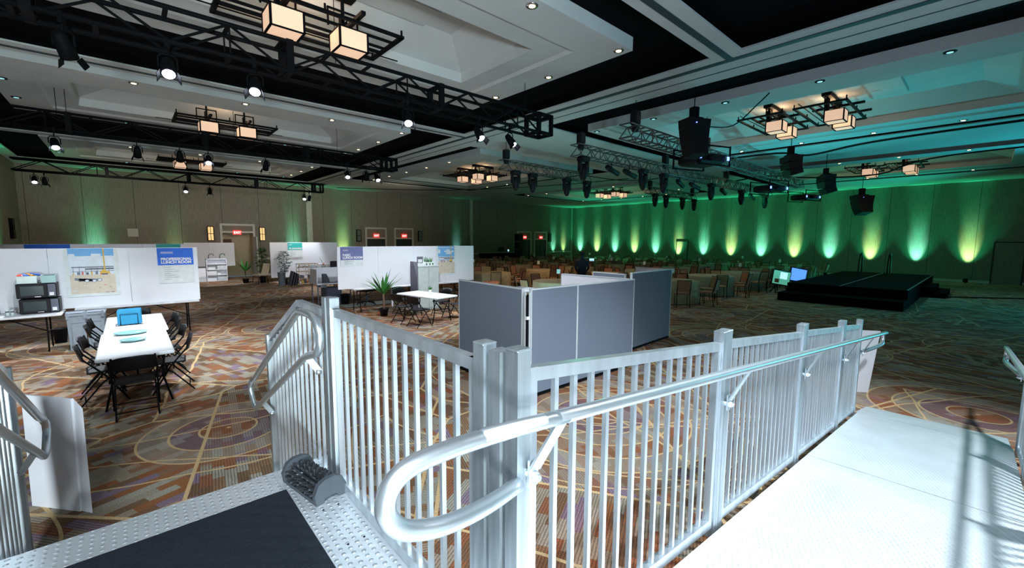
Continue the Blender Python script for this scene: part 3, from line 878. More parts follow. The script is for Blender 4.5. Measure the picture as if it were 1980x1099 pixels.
cable([(10, 27.5, 5.36), (15, 24, 5.34), (17.2, 20, 5.3), (18.2, 16, 5.25), (18.5, 12, 5.2)], .02, 'long thin cable slung along the far ceiling')

# ================================================================ UPLIGHTS
GRN = (.05, 1, .42); TEL = (.06, 1, .62); YGR = (.42, 1, .22)
def par():
    t = thing('floor_uplight', 'x', 'uplight')
    MB().lathe([(.09, .04), (.10, .06), (.10, .24), (.085, .24), (.08, .20), (0, .20)], BLKP, 12).build('housing', t)
    MB().box(-.13, .13, -.02, .02, 0, .03, BLK).box(-.13, -.115, -.02, .02, 0, .16, BLK).box(.115, .13, -.02, .02, 0, .16, BLK).build('bracket', t)
    return t
PAR = par(); pu = [True]
def uplight(x, y, lab, grp, col, w, tx, ty, deg=34):
    if pu[0]: pu[0] = False; PAR.location = (x, y, 0); PAR['label'] = lab; PAR['group'] = grp
    else: copy_tree(PAR, (x, y, 0), 0, lab, grp)
    spot((x, y, .27), (x + tx * .62, y + ty * .62, 1.75), w * 2.5, (col[0] + .20, 1, col[2] + .15), 30, 1, .03)
    spot((x, y, .27), (x + tx * .62, y + ty * .62, 4.0), w * 1.7, (.03, 1, .42), 20, 1, .04)
    spot((x, y, .27), (x + tx * .62, y + ty * .62, 5.0), w * .55, (.02, 1, .40), 66, 1, .04)
for i in range(15):
    y = 27.3 - 2.06 * i + (.0 if i < 10 else .1)
    if i == 14: break
    uplight(XR - .62, y, 'black uplight can at the foot of the green lit wall', 'uplights along the green wall', (TEL, YGR, TEL, YGR)[i % 4] if i % 2 else TEL, 330, 1, 0)
for x, c, w, lab in ((-1.1, TEL, 170, 'behind the far partition'), (1.9, YGR, 40, 'hidden behind the partitions'), (7.6, TEL, 170, 'near the wide pilaster'), (10.6, YGR, 190, 'left of the middle doors'), (19.6, (.1, .45, 1), 50, 'by the narrow pilaster'), (31.0, TEL, 170, 'right of the far corner doors'), (32.5, YGR, 170, 'next to the room corner')):
    uplight(x, YL - .62, 'black uplight can at the foot of the taupe wall, ' + lab, None or 'uplights along the taupe wall', c, w, 0, 1)
uplight(XE + .62, 23.5, 'black uplight can at the foot of the end wall at left', 'uplights along the taupe wall', YGR, 220, -1, 0)
# added teal and green fill spots for the right hand ceiling and wall
spot((24.0, -4.5, .4), (18, 0, 5.4), 1500, (.02, .60, .72), 110, 1, .2)
spot((17.0, 4.2, .4), (15.0, 4.2, 5.5), 600, (.05, .58, .62), 120, 1, .2)
spot((31.5, 2.0, .5), (27, 6, 5.4), 500, (.02, .9, .6), 120, 1, .2)
spot((21.0, 7.6, 4.0), (33.8, 8, 2.9), 210, (.02, 1, .42), 95, 1, .3)
spot((22.0, 19, 4.2), (33.8, 20, 3.0), 230, (.02, 1, .42), 95, 1, .3)
spot((29.5, 22.9, 1.5), (26, 16, 5.4), 400, (.03, .9, .5), 120, 1, .2)
spot((8.8, 8.3, .5), (12.5, 10.5, 5.4), 190, (.3, .7, .7), 150, 1, .2)
# added warm fill spots brightening the taupe wall, not tied to any fixture
for x in (-.5, 5.5, 12.0): spot((x, 20.5, 3.9), (x, 28.4, 3.0), 165, (1, .80, .60), 105, 1, .3)
# dim house light over the dining tables
spot((13.5, 12.0, 5.3), (14.5, 12.5, 0), 300, (1, .60, .32), 130, 1, .2)
spot((18.5, 8.2, 5.3), (18.5, 8.2, 0), 80, (1, .66, .42), 130, 1, .2)
spot((24, 3.5, 5.2), (22, 0, 0), 230, (.05, .62, .66), 150, 1, .2)  # added teal down light that tints the dark floor
# ================================================================ PLATFORM, RAMP AND STAIR
ZD = .73
def sz(x): return ZD - .107 * (x - .95)
t = thing('entrance_platform', 'aluminium platform with studded deck plate in the foreground', 'platform', (0, 0, 0))
MB().box(-.72, .93, -1.6, 2.90, ZD - .012, ZD, DECK).build('deck_plate', t)
b = MB()
b.box(-.72, .93, 2.86, 2.905, ZD - .15, ZD - .013, ALU); b.box(-.72, -.68, -1.6, 2.86, ZD - .15, ZD - .013, ALU); b.box(.89, .93, -1.6, 2.86, ZD - .15, ZD - .013, ALU)
b.build('edge_frame', t)
for x in (-.68, .84):
    for y in (-1.5, .6, 2.8): MB().box(x, x + .05, y, y + .05, 0, ZD - .15, ALU).build('support_leg', t)
b = MB()
for x in (.70, .78):
    for y in (1.25, 1.6, 1.95, 2.3): b.lathe([(.006, .0), (.006, .0015)], BLK, 6, (x, y, ZD))
b.build('rivet_heads', t)
t = thing('entrance_stair', 'aluminium stair going down to the carpet beyond the platform edge', 'stair', (0, 2.9, 0))
for i in range(1, 3):
    z = ZD - .245 * (i); MB().box(-.58, .835, .26 * i - .0, .26 * i + .26, z - .03 - .245 + .03, z - .245 + .03, DECK).build('tread', t) if i < 3 and z - .245 > .0 else None
for x in (-.60, .84): MB().prism([(0, ZD - .3), (0, ZD - .16), (.9, .16), (1.1, 0), (.9, 0)], x, x + .02, ALU, 'x').build('stringer', t)
t.children
t = thing('access_ramp', 'bright aluminium ramp with dashed tread sloping away to the carpet', 'ramp', (0, 0, 0))
for x0, x1 in ((.935, 4.20), (4.21, 6.45)):
    b = MB(); y0, y1 = -.34, .885
    b.add([(x0, y0, sz(x0)), (x1, y0, sz(x1)), (x1, y1, sz(x1)), (x0, y1, sz(x0)), (x0, y0, sz(x0) - .03), (x1, y0, sz(x1) - .03), (x1, y1, sz(x1) - .03), (x0, y1, sz(x0) - .03)],
          [(0, 1, 2, 3), (7, 6, 5, 4), (0, 4, 5, 1), (2, 6, 7, 3), (1, 5, 6, 2), (3, 7, 4, 0)], RAMP)
    b.build('ramp_section', t)
z1 = sz(6.45)
MB().add([(6.46, -.33, z1), (7.2, -.33, .006), (7.2, .90, .006), (6.46, .90, z1), (6.46, -.33, z1 - .02), (7.2, -.33, 0), (7.2, .90, 0), (6.46, .90, z1 - .02)],
         [(0, 1, 2, 3), (7, 6, 5, 4), (0, 4, 5, 1), (2, 6, 7, 3), (1, 5, 6, 2), (3, 7, 4, 0)], RAMP).build('transition_plate', t)
for x in (2.4, 4.2, 5.6):
    for y in (-.32, .80): MB().box(x, x + .05, y, y + .05, 0, sz(x + .05) - .03, ALU).build('support_leg', t)

def guard(name, lab, P0, P1, n, zf0, zf1, h=1.07, post0=True, post1=True, stile=True, up=.055, axis='x', twin=0):
    """guard panel from P0 to P1 (x, y), deck heights zf0/zf1; slopes with the deck"""
    t = thing(name, lab, 'railing', (P0[0], P0[1], 0))
    d = Vector((P1[0] - P0[0], P1[1] - P0[1], 0)); L = d.length; u = d / L
    def at(s, z): return Vector((u.x * s, u.y * s, z))
    zf = lambda s: zf0 + (zf1 - zf0) * s / L
    a, c = .035, L - .035
    MB().bar(at(a, zf(a) + h - .022), at(c, zf(c) + h - .022), .038, .044, ALU).build('top_rail', t)
    MB().bar(at(a, zf(a) + .03), at(c, zf(c) + .03), .038, .055, ALU).build('bottom_rail', t)
    for k, (s, e) in enumerate(((0, post0), (L, post1))):
        if e:
            p = at(s, 0); z0 = zf(s) - .06; z1 = zf(s) + h + up
            m = MB().box(p.x - .0275, p.x + .0275, p.y - .0275, p.y + .0275, z0, z1, ALUD)
            po = m.build('post', t)
            MB().bbox(p.x - .03, p.x + .03, p.y - .03, p.y + .03, z1, z1 + .008, ALUD, .003).build('post_cap', po)
    if stile:
        for s in (.048, L - .048):
            p = at(s, 0); MB().bar(at(s, zf(s) + .0), at(s, zf(s) + h), .036, .036, ALU, (u.y, -u.x, 0)).build('stile', t)
    for i in range(n):
        s = .07 + (L - .14) * (i + 1) / (n + 1)
        MB().bar(at(s, zf(s) + .05), at(s, zf(s) + h - .04), .019, .019, ALU, (-u.y, u.x, 0)).build('baluster', t)
    return t
guard('guard_railing', 'level aluminium railing panel between the stair and the ramp', (.866, 2.515), (.866, 1.095), 12, ZD, ZD)
MB_ = MB().box(.838, .893, .985, 1.04, 0, ZD + 1.12, ALUD)
p = tag(MB_.build('support_post'), 'square aluminium post behind the near end of the level railing', 'post')
xs = [.868, 2.38, 3.94, 5.40, 6.38]
names = ['first', 'second', 'third', 'last']
for i in range(4):
    guard('guard_railing', '%s sloping railing panel down the left side of the ramp, counted from the camera' % names[i], (xs[i] + (.062 if i else 0), .932), (xs[i + 1], .932),
          (13, 14, 13, 9)[i], sz(xs[i]) + (.0), sz(xs[i + 1]))
for i in range(4):
    guard('guard_railing', '%s railing panel on the right side of the ramp, at the right edge' % names[i], (xs[i] + (.062 if i else 0), -.375), (xs[i + 1], -.375),
          (13, 14, 13, 9)[i], sz(xs[i]), sz(xs[i + 1]))
HR = .0225
def handrail(lab, y, py, sgn):
    t = thing('ramp_handrail', lab, 'handrail', (0, 0, 0))
    hz = lambda x: 1.691 - .106 * (x - .82)
    pts = [(.79, py, 1.2), (.60, y + sgn * .05, 1.235), (.50, y, 1.27)] 
    P = [Vector(q) for q in ((.84, py, 1.455), (.66, y + sgn * .035, 1.495), (.52, y, 1.53), (.435, y, 1.555), (.39, y, 1.585), (.367, y, 1.63), (.375, y, 1.672), (.405, y, 1.70), (.46, y, 1.712), (.56, y, 1.712), (.70, y, 1.703), (.82, y, 1.691), (.94, y, 1.6783), (1.06, y, 1.6656))]
    P.append(Vector((7.0, y, hz(7.0))))
    P += [Vector((7.10, y, hz(7.1) - .005)), Vector((7.15, y, hz(7.1) - .04)), Vector((7.13, y, hz(7.1) - .10)), Vector((7.0, y, hz(7.1) - .13)), Vector((6.45, py, hz(6.4) - .22))]
    sm = []
    for i in range(len(P) - 1):
        p0, p1, p2, p3 = P[max(i - 1, 0)], P[i], P[i + 1], P[min(i + 2, len(P) - 1)]
        if (p2 - p1).length > .6:
            nn = int((p2 - p1).length / .15); sm += [p1.lerp(p2, k / nn) for k in range(nn)]; continue
        for k in range(4):
            q = k / 4; sm.append(.5 * ((2 * p1) + (p2 - p0) * q + (2 * p0 - 5 * p1 + 4 * p2 - p3) * q * q + (3 * p1 - p0 - 3 * p2 + p3) * q ** 3))
    sm.append(P[-1])
    MB().tube(sm, HR, ALU2, 16).build('tube', t)
    for i, x in enumerate(xs):
        x += .035 if i else .02
        b = MB()
        zb = hz(x) - (.22 if i else .21)
        b.bar((x, py + sgn * -.014, zb - .035), (x + .004, py + sgn * -.014, zb + .05), .04, .008, ALU, (0, 1, 0))
        b.bar((x + .002, py + sgn * -.02, zb + .02), (x + .035, y, hz(x + .035) - .015), .046, .008, ALU, (0, 1, 0))
        b.tube([(x, py + sgn * .02, zb), (x, py - sgn * .035, zb)], .016, ALU2, 6).tube([(x, py - sgn * .03, zb), (x, py - sgn * .045, zb)], .010, ALU2, 8)
        b.build('bracket', t)
    return t
handrail('smooth aluminium handrail looping round at the ramp top, left side', .80, .90, 1)
handrail('aluminium handrail on the right side of the ramp, cut by the frame edge', -.245, -.345, -1)

def stairguard(x, lab):
    t = thing('stair_railing', lab, 'railing', (x, 0, 0))
    top = lambda y: 1.755 if y < 3.17 else 1.755 - .46 * (y - 3.17)
    bot = lambda y: max(.05, ZD - .05 - .56 * max(0, y - 2.85))
    y0, y1 = 2.60, 4.08
    k = MB(); k.bar((0, y0, 1.755), (0, 3.17, 1.755), .038, .044, ALU).bar((0, 3.17, 1.755), (0, y1, top(y1)), .038, .044, ALU); k.build('top_rail', t)
    k = MB(); k.bar((0, y0, bot(y0) + .03), (0, 2.85, bot(2.85) + .03), .038, .05, ALU).bar((0, 2.85, bot(2.85) + .03), (0, y1, bot(y1) + .03), .038, .05, ALU); k.build('bottom_rail', t)
    m = MB().box(-.0275, .0275, y0 - .03, y0 + .026, ZD - .6, 1.855, ALUD); m.build('post', t)
    m = MB().box(-.0275, .0275, y1 - .02, y1 + .036, 0, 1.37, ALUD); po = m.build('post', t)
    MB().bbox(-.03, .03, y1 - .022, y1 + .038, 1.37, 1.378, ALUD, .003).build('post_cap', po)
    for i in range(12):
        y = y0 + .06 + (y1 - y0 - .1) * (i + 1) / 13
        MB().bar((0, y, bot(y) + .05), (0, y, top(y) - .03), .019, .019, ALU, (1, 0, 0)).build('baluster', t)
    return t
stairguard(.866, 'sloping railing panel on the right side of the stair')
stairguard(-.625, 'sloping railing panel on the left side of the stair, at the left edge')
def stairrail(x, px, s, lab):
    t = thing('stair_handrail', lab, 'handrail', (0, 0, 0))
    Q = [(4.34, .93), (4.23, .975), (2.90, 1.715), (2.82, 1.748), (2.66, 1.760), (2.57, 1.757), (2.49, 1.73), (2.44, 1.67), (2.45, 1.60), (2.51, 1.545), (2.62, 1.515), (2.73, 1.482), (4.24, .693), (4.34, .70), (4.46, .80), (4.45, .86), (4.34, .93)]
    MB().tube([(x, y, z) for y, z in Q], HR, ALU2, 12).build('tube', t)
    for y, z in ((2.70, 1.50), (3.98, .83)):
        b = MB(); b.bar((px - s * .03, y, z - .12), (x, y + .04, z), .006, .04, ALU).tube([(px - s * .05, y, z - .12), (px - s * .02, y, z - .12)], .015, ALU2, 6); b.build('bracket', t)
stairrail(.765, .866, 1, 'looped aluminium handrail on the right side of the stair')
stairrail(-.52, -.625, -1, 'looped aluminium handrail on the left side of the stair')

b = MB(); b.bbox(-1.1, .60, 1.45, 2.63, ZD, ZD + .012, MAT_, .004)
o = tag(b.build('doormat'), 'large black ribbed rubber doormat on the studded platform', 'doormat')
k = MB()
for i in range(66): k.box(-1.05, .53, 1.50 + i * .0165, 1.508 + i * .0165, ZD + .012, ZD + .0155, MAT_)
k.build('ribs', o)
t = thing('boot_brush', 'grey boot scraper brush standing beside the black doormat', 'boot brush', (.73, 2.56, ZD), R(10))
archp = [(-.085, 0), (-.05, 0), (-.03, .03), (.03, .03), (.05, 0), (.085, 0), (.095, .06), (.07, .115), (.03, .135), (-.03, .135), (-.07, .115), (-.095, .06)]
MB().prism(archp, -.20, -.17, BRUSHP, 'y').build('end_plate', t)
MB().prism(archp, .17, .20, BRUSHP, 'y').build('end_plate', t)
MB().box(-.085, .085, -.17, .17, 0, .02, BRUSHP).build('base', t)
b = MB()
for i in range(19):
    for j in range(9):
        a = R(12 + j * 19.5); cx, cz = .055 * math.cos(a), .03 + .05 * math.sin(a)
        e = Vector((.095 * math.cos(a) + random.uniform(-.008, .008), -.16 + i * .0178 + random.uniform(-.006, .006), .03 + .085 * math.sin(a)))
        b.bar((cx, -.16 + i * .0178, cz), e, .009, .009, BRIS if (i + j) % 3 else BRUSHP)
b.build('bristles', t)
t = thing('standing_board', 'blank white folded board standing on the carpet past the left stair rail', 'board', (-.42, 4.72, 0))
MB().add([(0, 0, 0), (-.30, .37, 0), (-.27, .22, .98), (.03, -.2, .99), (.012, .01, 0), (-.288, .38, 0), (-.258, .23, .98), (.042, -.19, .99)],
         [(0, 1, 2, 3), (7, 6, 5, 4), (0, 4, 5, 1), (1, 5, 6, 2), (2, 6, 7, 3), (3, 7, 4, 0)], WHITE).build('front_panel', t)
MB().add([(.012, 0, 0), (.075, -.09, 0), (.095, -.30, .93), (.042, -.19, .99)], [(0, 1, 2, 3)], WHITE).build('side_flap', t)
t = thing('standing_board', 'blank white board standing at the far end of the ramp handrail', 'board', (7.72, .96, 0))
MB().add([(.19, .03, 0), (-.1, .40, 0), (-.1, .36, .93), (.16, -.05, .93), (.205, .04, 0), (-.085, .41, 0), (-.085, .37, .93), (.175, -.04, .93)],
         [(3, 2, 1, 0), (4, 5, 6, 7), (0, 1, 5, 4), (1, 2, 6, 5), (2, 3, 7, 6), (3, 0, 4, 7)], WHITE).build('front_panel', t)
MB().box(.0, .03, .22, .38, 0, .5, WHITE).build('rear_strut', t)

# ================================================================ PARTITIONS
def partition(lab, x0, x1, y, z0, z1, joints, m=WHITE, grp=None):
    t = thing('display_partition', lab, 'partition', (0, 0, 0), 0, grp)
    xs_ = [x0] + joints + [x1]
    for a, c in zip(xs_[:-1], xs_[1:]): MB().box(a + .003, c - .003, y, y + .03, z0, z1, m).build('board', t)
    return t
partition('long white display board behind the microwaves, carrying the blue sign', -3.1, 1.24, 12.60, .735, 1.975, [-2.42, -1.2, .01])
partition('long white display board carrying the slate blue sign, middle of the hall', 4.37, 9.15, 12.20, .76, 1.975, [5.58, 6.76, 7.96])
partition('farther white display board peeping over the blue signed one', -3.2, 1.55, 19.2, .76, 1.99, [-2.0, -.8, .4])
partition('white display board behind the shelf unit', 2.15, 4.33, 27.3, .72, 1.96, [3.2])
partition('white display board with the teal sign behind the cluttered desks', 5.09, 8.28, 23.0, .30, 2.01, [5.80])
for x0, x1, y in ((-3.0, 1.2, 12.78), (4.5, 8.9, 12.42), (-3.1, 1.4, 19.4), (2.2, 4.2, 27.5)):
    pass
def folding_table(lab, cx, cy, L, Wd, rz, braces=True, grp=None, name='folding_table', h=.735):
    t = thing(name, lab, 'table', (cx, cy, 0), rz, grp)
    MB().bbox(-L / 2, L / 2, -Wd / 2, Wd / 2, h - .045, h, TBL, .012).build('tabletop', t)
    for s in (-1, 1):
        lx = s * (L / 2 - .22)
        for q in (-1, 1):
            b = MB(); b.tube([(lx, q * (Wd / 2 - .10), h - .045), (lx, q * (Wd / 2 - .13), .36), (lx, q * (Wd / 2 - .05), .012)], .013, BLK, 7); b.build('leg', t)
        b = MB(); b.tube([(lx, -Wd / 2 + .12, .36), (lx, Wd / 2 - .12, .36)], .011, BLK, 6).tube([(lx, 0, .36), (s * .18, 0, h - .05)], .010, BLK, 6); b.build('brace', t)
    return t
folding_table('white folding table under the right half of the blue signed board', .16, 12.80, 2.1, .66, 0)
folding_table('white folding table under the microwaves', -2.02, 12.22, 2.0, .70, 0)
folding_table('white folding table hidden behind the slate blue signed board', 6.0, 12.62, 2.3, .7, 0)
folding_table('white folding table behind the right part of the slate blue signed board', 8.2, 12.62, 1.6, .7, 0)
folding_table('white folding table under the farther peeping board', -1.0, 19.55, 4.2, .66, 0)
folding_table('white folding table carrying the board behind the shelf unit', 3.2, 27.65, 1.9, .5, 0)

def sign(lab, x0, x1, y, z0, zm, z1, m, lines, sub=7, ts=.1, lz=None):
    t = thing('room_sign', lab, 'sign', (x0, y, z0))
    w = x1 - x0
    MB().box(0, w, -.012, 0, 0, z1 - z0, PAPER).build('sheet', t)
    MB().box(0, w, -.016, -.012, zm - z0, z1 - z0, m).build('coloured_header', t)
    b = MB()
    for k in range(7):
        zz = (zm - z0) * (.86 - .11 * k); b.box(w * .16, w * (.34 + .22 * ((k * 7) % 3) / 2), -.0145, -.012, zz, zz + .012, INK)
    b.build('body_text', t)
    hh = z1 - zm
    b = MB(); cw = .032
    for k in range(sub):
        xx = w * .10 + k * cw
        b.box(xx, xx + .006, -.018, -.016, zm - z0 + hh * .66, zm - z0 + hh * .80, TXT); b.box(xx + .018, xx + .024, -.018, -.016, zm - z0 + hh * .66, zm - z0 + hh * .80, TXT)
        b.box(xx, xx + .024, -.018, -.016, zm - z0 + hh * .72, zm - z0 + hh * .745, TXT)
    b.build('small_heading', t)
    n = len(lines)
    for k, l in enumerate(lines):
        text(l, ts, TXT, (w * .09, -.0175, zm - z0 + hh * .10 + (n - 1 - k) * ts * .88), (R(90), 0, 0), 'lettering', t, .004)
sign('blue PROFESSIONAL LUNCH ROOM sign on the nearest white board', .495, 1.153, 12.59, 1.158, 1.575, 1.968, BLUES, ['PROFESSIONAL', 'LUNCH ROOM'], 7, .083)
sign('slate blue BASIC LUNCH ROOM sign on the middle white board', 4.459, 5.11, 12.19, 1.42, 1.595, 1.972, SLATE, ['BASIC', 'LUNCH ROOM'], 5, .086)
sign('teal PLANNING sign on the distant white board', 5.87, 6.54, 22.99, 1.28, 1.63, 1.99, TEAL, ['PLANNING'], 4, .12)
for x0, x1, m, c in ((-2.28, -1.32, BLUES, 'blue'), (.75, 1.42, TEAL, 'teal')):
    tag(MB().box(x0, x1, 19.185, 19.2, 1.55, 1.985, m).build('room_sign'), '%s sign just showing over the top of the nearest white board' % c, 'sign')

def poster(lab, x0, x1, y, z0, z1, big=True):
    t = thing('site_poster', lab, 'poster', (x0, y, z0))
    w, h = x1 - x0, z1 - z0
    MB().box(0, w, -.01, 0, 0, h, PAPER).build('sheet', t)
    b = MB(); f = .08 * w; X = lambda u: f + (w - 2 * f) * u; Z = lambda v: f * .9 + (h - f * .9) * v
    def rect(u0, u1, v0, v1, m, lv): b.box(X(u0), X(u1), -.011 - .0006 * lv, -.0105 - .0006 * (lv - 1), Z(v0), Z(v1), m)
    rect(0, 1, 0, .42, SAND, 1); rect(0, 1, .42, 1, CLOUD, 1); rect(0, 1, .80 if big else .62, 1, SKY, 2)
    rect(0, 1, .80 if big else .93, .83 if big else .95, PAPER, 3)
    random.seed(5)
    for k in range(7):
        u = random.random() * .8; rect(u, u + random.uniform(.1, .25), .70 + random.random() * .15, .76 + random.random() * .13, CLOUD, 4 + k * .1)
    for k in range(7): rect(.08 + k * .13, .092 + k * .13, .42, .60, STEELP, 5)
    rect(.05, .98, .575, .60, STEELP, 6); rect(.35, .98, .53, .56, CABS, 6); rect(.05, .98, .49, .5, STEELP, 6)
    for k in range(9): rect(.06 + k * .1, .06 + k * .1 + random.uniform(.03, .07), .42, .42 + random.uniform(.02, .07), (YEL, STEELP, SNACKR, CABS)[k % 4], 7)
    rect(.66, .88, .44, .485, YEL, 8); rect(.70, .80, .485, .52, YEL, 8); rect(.755, .785, .5, 1.0, YEL, 9); rect(.70, .84, .41, .44, CABS, 8)
    for k in range(12):
        u, v = random.random() * .9, random.random() * .36; rect(u, u + random.uniform(.02, .09), v, v + .012, (TRUNK, STEELP, SNACKR, CLOUD)[k % 4], 5)
    b.build('picture', t)
    if big:
        c = MB()
        for k, (u, v) in enumerate(((.36, .285), (.52, .28), (.64, .295))):
            c.bar((X(.10 + k * .09), -.018, Z(.335 - k * .01)), (X(u), -.018, Z(v)), .004, .05, STEELP, (0, 0, 1))
            c.prism([(X(u) + .038 * math.cos(a * .6283), Z(v) + .032 * math.sin(a * .6283)) for a in range(10)], -.0215, -.0205, CABS, 'y')
            c.prism([(X(u) + .028 * math.cos(a * .6283), Z(v) + .024 * math.sin(a * .6283)) for a in range(10)], -.0225, -.0216, CLOUD, 'y')
        c.build('pipes', t)
poster('building site poster with crane and pipes on the nearest white board', -.98, -.16, 12.59, .965, 1.973)
poster('narrow building site poster at the right end of the middle white board', 7.60, 8.38, 12.19, 1.0, 1.972, False)

# grey partitions
def greywall(lab, pts, h=1.50, inner=False):
    t = thing('grey_screen', lab, 'screen', (pts[0][0], pts[0][1], 0))
    o = Vector((pts[0][0], pts[0][1], 0))
    for p, q in zip(pts[:-1], pts[1:]):
        a, c = Vector((*p, 0)) - o, Vector((*q, 0)) - o; d = (c - a).normalized(); n = Vector((d.y, -d.x, 0))
        b = MB(); b.bar(a + d * .015 + Vector((0, 0, h / 2 + .03)), c - d * .015 + Vector((0, 0, h / 2 + .03)), .045, h - .06, GREY)
        pn = b.build('fabric_panel', t)
        k = MB()
        k.bar(a + Vector((0, 0, h + .008)), c + Vector((0, 0, h + .008)), .055, .018, GREYT)
        k.bar(a + Vector((0, 0, .03)), c + Vector((0, 0, .03)), .05, .03, BLK)
        for e in (a + d * .008, c - d * .008): k.bar(e + Vector((0, 0, .02)), e + Vector((0, 0, h)), .05, .014, GREYT, d)
        k.build('edge_trim', pn)
    return t
w1 = greywall('grey screen standing left of the hinged corner, nearest the black posts', [(4.0, 4.20), (4.10, 5.85)], 1.52)
w2 = greywall('two grey screens joined to the right of the hinged corner', [(4.02, 4.09), (4.98, 4.07), (6.44, 4.02)], 1.52)
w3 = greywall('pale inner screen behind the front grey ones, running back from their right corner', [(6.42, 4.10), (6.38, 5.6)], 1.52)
w4 = greywall('grey-green screen farthest right, standing in teal light', [(7.28, 4.60), (9.0, 4.68)], 1.55)
w5 = greywall('lilac grey screen whose top shows just behind the pale inner one', [(7.24, 4.70), (7.30, 5.52)], 1.52)
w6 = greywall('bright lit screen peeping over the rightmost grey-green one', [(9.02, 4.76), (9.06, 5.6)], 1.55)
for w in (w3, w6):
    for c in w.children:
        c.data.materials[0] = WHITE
t = thing('hinge_strip', 'pale hinge strip with a clip joining the two front grey screens', 'hinge', (4.0, 4.14, 0))
b = MB(); b.box(-.035, -.02, -.02, .02, .05, 1.49, GREYT); b.box(.0, .015, -.06, -.045, .05, 1.49, GREYT); b.box(-.03, .02, -.045, .03, .05, 1.45, BLK); b.build('strip', t)
MB().box(-.05, .0, -.065, -.03, 1.12, 1.16, TXT).box(-.04, -.005, -.065, -.03, .4, .52, TXT).build('clip', t)
t = thing('orange_box', 'small orange box on a table behind the left grey screen', 'box', (5.3, 6.5, 1.18)) 
MB().bbox(-.12, .12, -.1, .1, 0, .2, ORANGE, .01).build('carton', t)
b = MB(); b.box(-.122, .122, -.102, .102, .08, .1, YEL); b.build('printed_band', t)
folding_table('white table behind the front grey screens, carrying the orange box', 5.6, 6.4, 1.6, .7, R(4), h=1.18)

# ================================================================ FOLDING CHAIRS AND LUNCH TABLES
def folding_chair(m=BLKP):
    t = thing('folding_chair', 'x', 'chair')
    c = MB(); vs = []                                # curved back panel
    N = 8
    for k in range(N + 1):
        a = -1 + 2 * k / N; x = .205 * a; y = -.215 - .03 * (1 - a * a)
        for z, dy in ((.60, .035), (.765, -.012), (.785 - .03 * a ** 4, -.02)):
            vs += [(x, y + dy, z), (x, y + dy - .012, z)]
    fs = []
    for k in range(N):
        b0, b1 = k * 6, (k + 1) * 6
        fs += [(b0, b1, b1 + 2, b0 + 2), (b0 + 2, b1 + 2, b1 + 4, b0 + 4), (b0 + 1, b0 + 3, b1 + 3, b1 + 1), (b0 + 3, b0 + 5, b1 + 5, b1 + 3), (b0, b0 + 1, b1 + 1, b1), (b0 + 4, b1 + 4, b1 + 5, b0 + 5)]
    c.add(vs, fs, m, True); c.build('backrest', t)
    s = MB(); s.bbox(-.19, .19, -.17, .20, .425, .448, m, .02); s.build('seat', t)
    for q in (-1, 1):
        x = q * .215
        MB().tube([(x * .93, -.235, .775), (x, -.19, .63), (x, 0, .40), (x * 1.04, .22, .012)], .011, BLK, 7).build('leg', t)
        MB().tube([(x * .9, .17, .43), (x * .9, -.02, .30), (x * .92, -.25, .012)], .010, BLK, 7).build('leg', t)
    MB().tube([(-.215, .17, .10), (.215, .17, .10)], .008, BLK, 6).build('stretcher', t); MB().tube([(-.19, -.20, .09), (.19, -.20, .09)], .008, BLK, 6).build('stretcher', t); MB().tube([(-.2, -.03, .36), (.2, -.03, .36)], .007, BLK, 6).build('stretcher', t)
    return t
FCH = folding_chair(); fc = [True]
def chair(x, y, rz, lab):
    if fc[0]: fc[0] = False; FCH.location = (x, y, 0); FCH.rotation_euler = (0, 0, rz); FCH['label'] = lab; FCH['group'] = 'black folding chairs round the lunch tables'
    else: copy_tree(FCH, (x, y, 0), rz, lab, 'black folding chairs round the lunch tables')
folding_table('white lunch table nearest the camera with two oval platters', 0.0, 7.96, 1.83, .76, R(90), name='lunch_table')
folding_table('white lunch table beyond the near one with the blue napkin caddy', 0.03, 9.80, 1.83, .78, R(90), name='lunch_table')
chair(-.03, 7.02, 0, 'black folding chair at the near end of the lunch table, back to the camera')
chair(.06, 11.15, R(180), 'black folding chair at the far end of the lunch tables, grey back shining')
for k, y in enumerate((7.86, 8.52, 9.66, 10.3)):
    chair(-.34, y, R(-90 + (4, -5, 3, -3)[k]), '%s black folding chair on the left side of the lunch tables, counted from the camera' % ('first', 'second', 'third', 'fourth')[k])
for k, y in enumerate((7.8, 8.7, 9.55, 10.2)):
    chair(.37, y, R(90 + (-5, 4, -3, 4)[k]), '%s black folding chair on the right side of the lunch tables, counted from the camera' % ('first', 'second', 'third', 'fourth')[k])
def platter(x, y, rx, ry, lab):
    t = thing('serving_platter', lab, 'platter', (x, y, .735))
    m = MB().lathe([(0, .004), (.55, .004), (.85, .012), (1, .03), (1.0, .036), (.82, .018), (.5, .011), (0, .011)], TEALP, 24)
    m.v = [(a * rx, c * ry, z) for a, c, z in m.v]; m.build('dish', t)
platter(-.04, 8.65, .20, .15, 'larger oval teal platter on the lunch table, farther from the camera')
platter(-.02, 8.02, .15, .12, 'smaller oval teal platter on the lunch table, nearer the camera')
t = thing('napkin_holder', 'wire holder with folded blue napkins on the farther lunch table', 'napkin holder', (-.05, 9.65, .735))
m = MB(); 
for k in range(6): m.bbox(-.15 + .004 * k, .15 + .003 * k, -.07 + k * .024, -.052 + k * .024, .01, .25 + .008 * (k % 3), BLUE, .005)
m.build('napkins', t)
m = MB()
for y in (-.085, .09):
    m.tube([(-.11, y, 0), (-.11, y, .19), (.11, y, .19), (.11, y, 0)], .005, BLK, 5)
m.tube([(-.17, -.1, .005), (.17, -.1, .005), (.17, .1, .005), (-.17, .1, .005), (-.17, -.1, .005)], .005, BLK, 5); m.build('wire_frame', t)
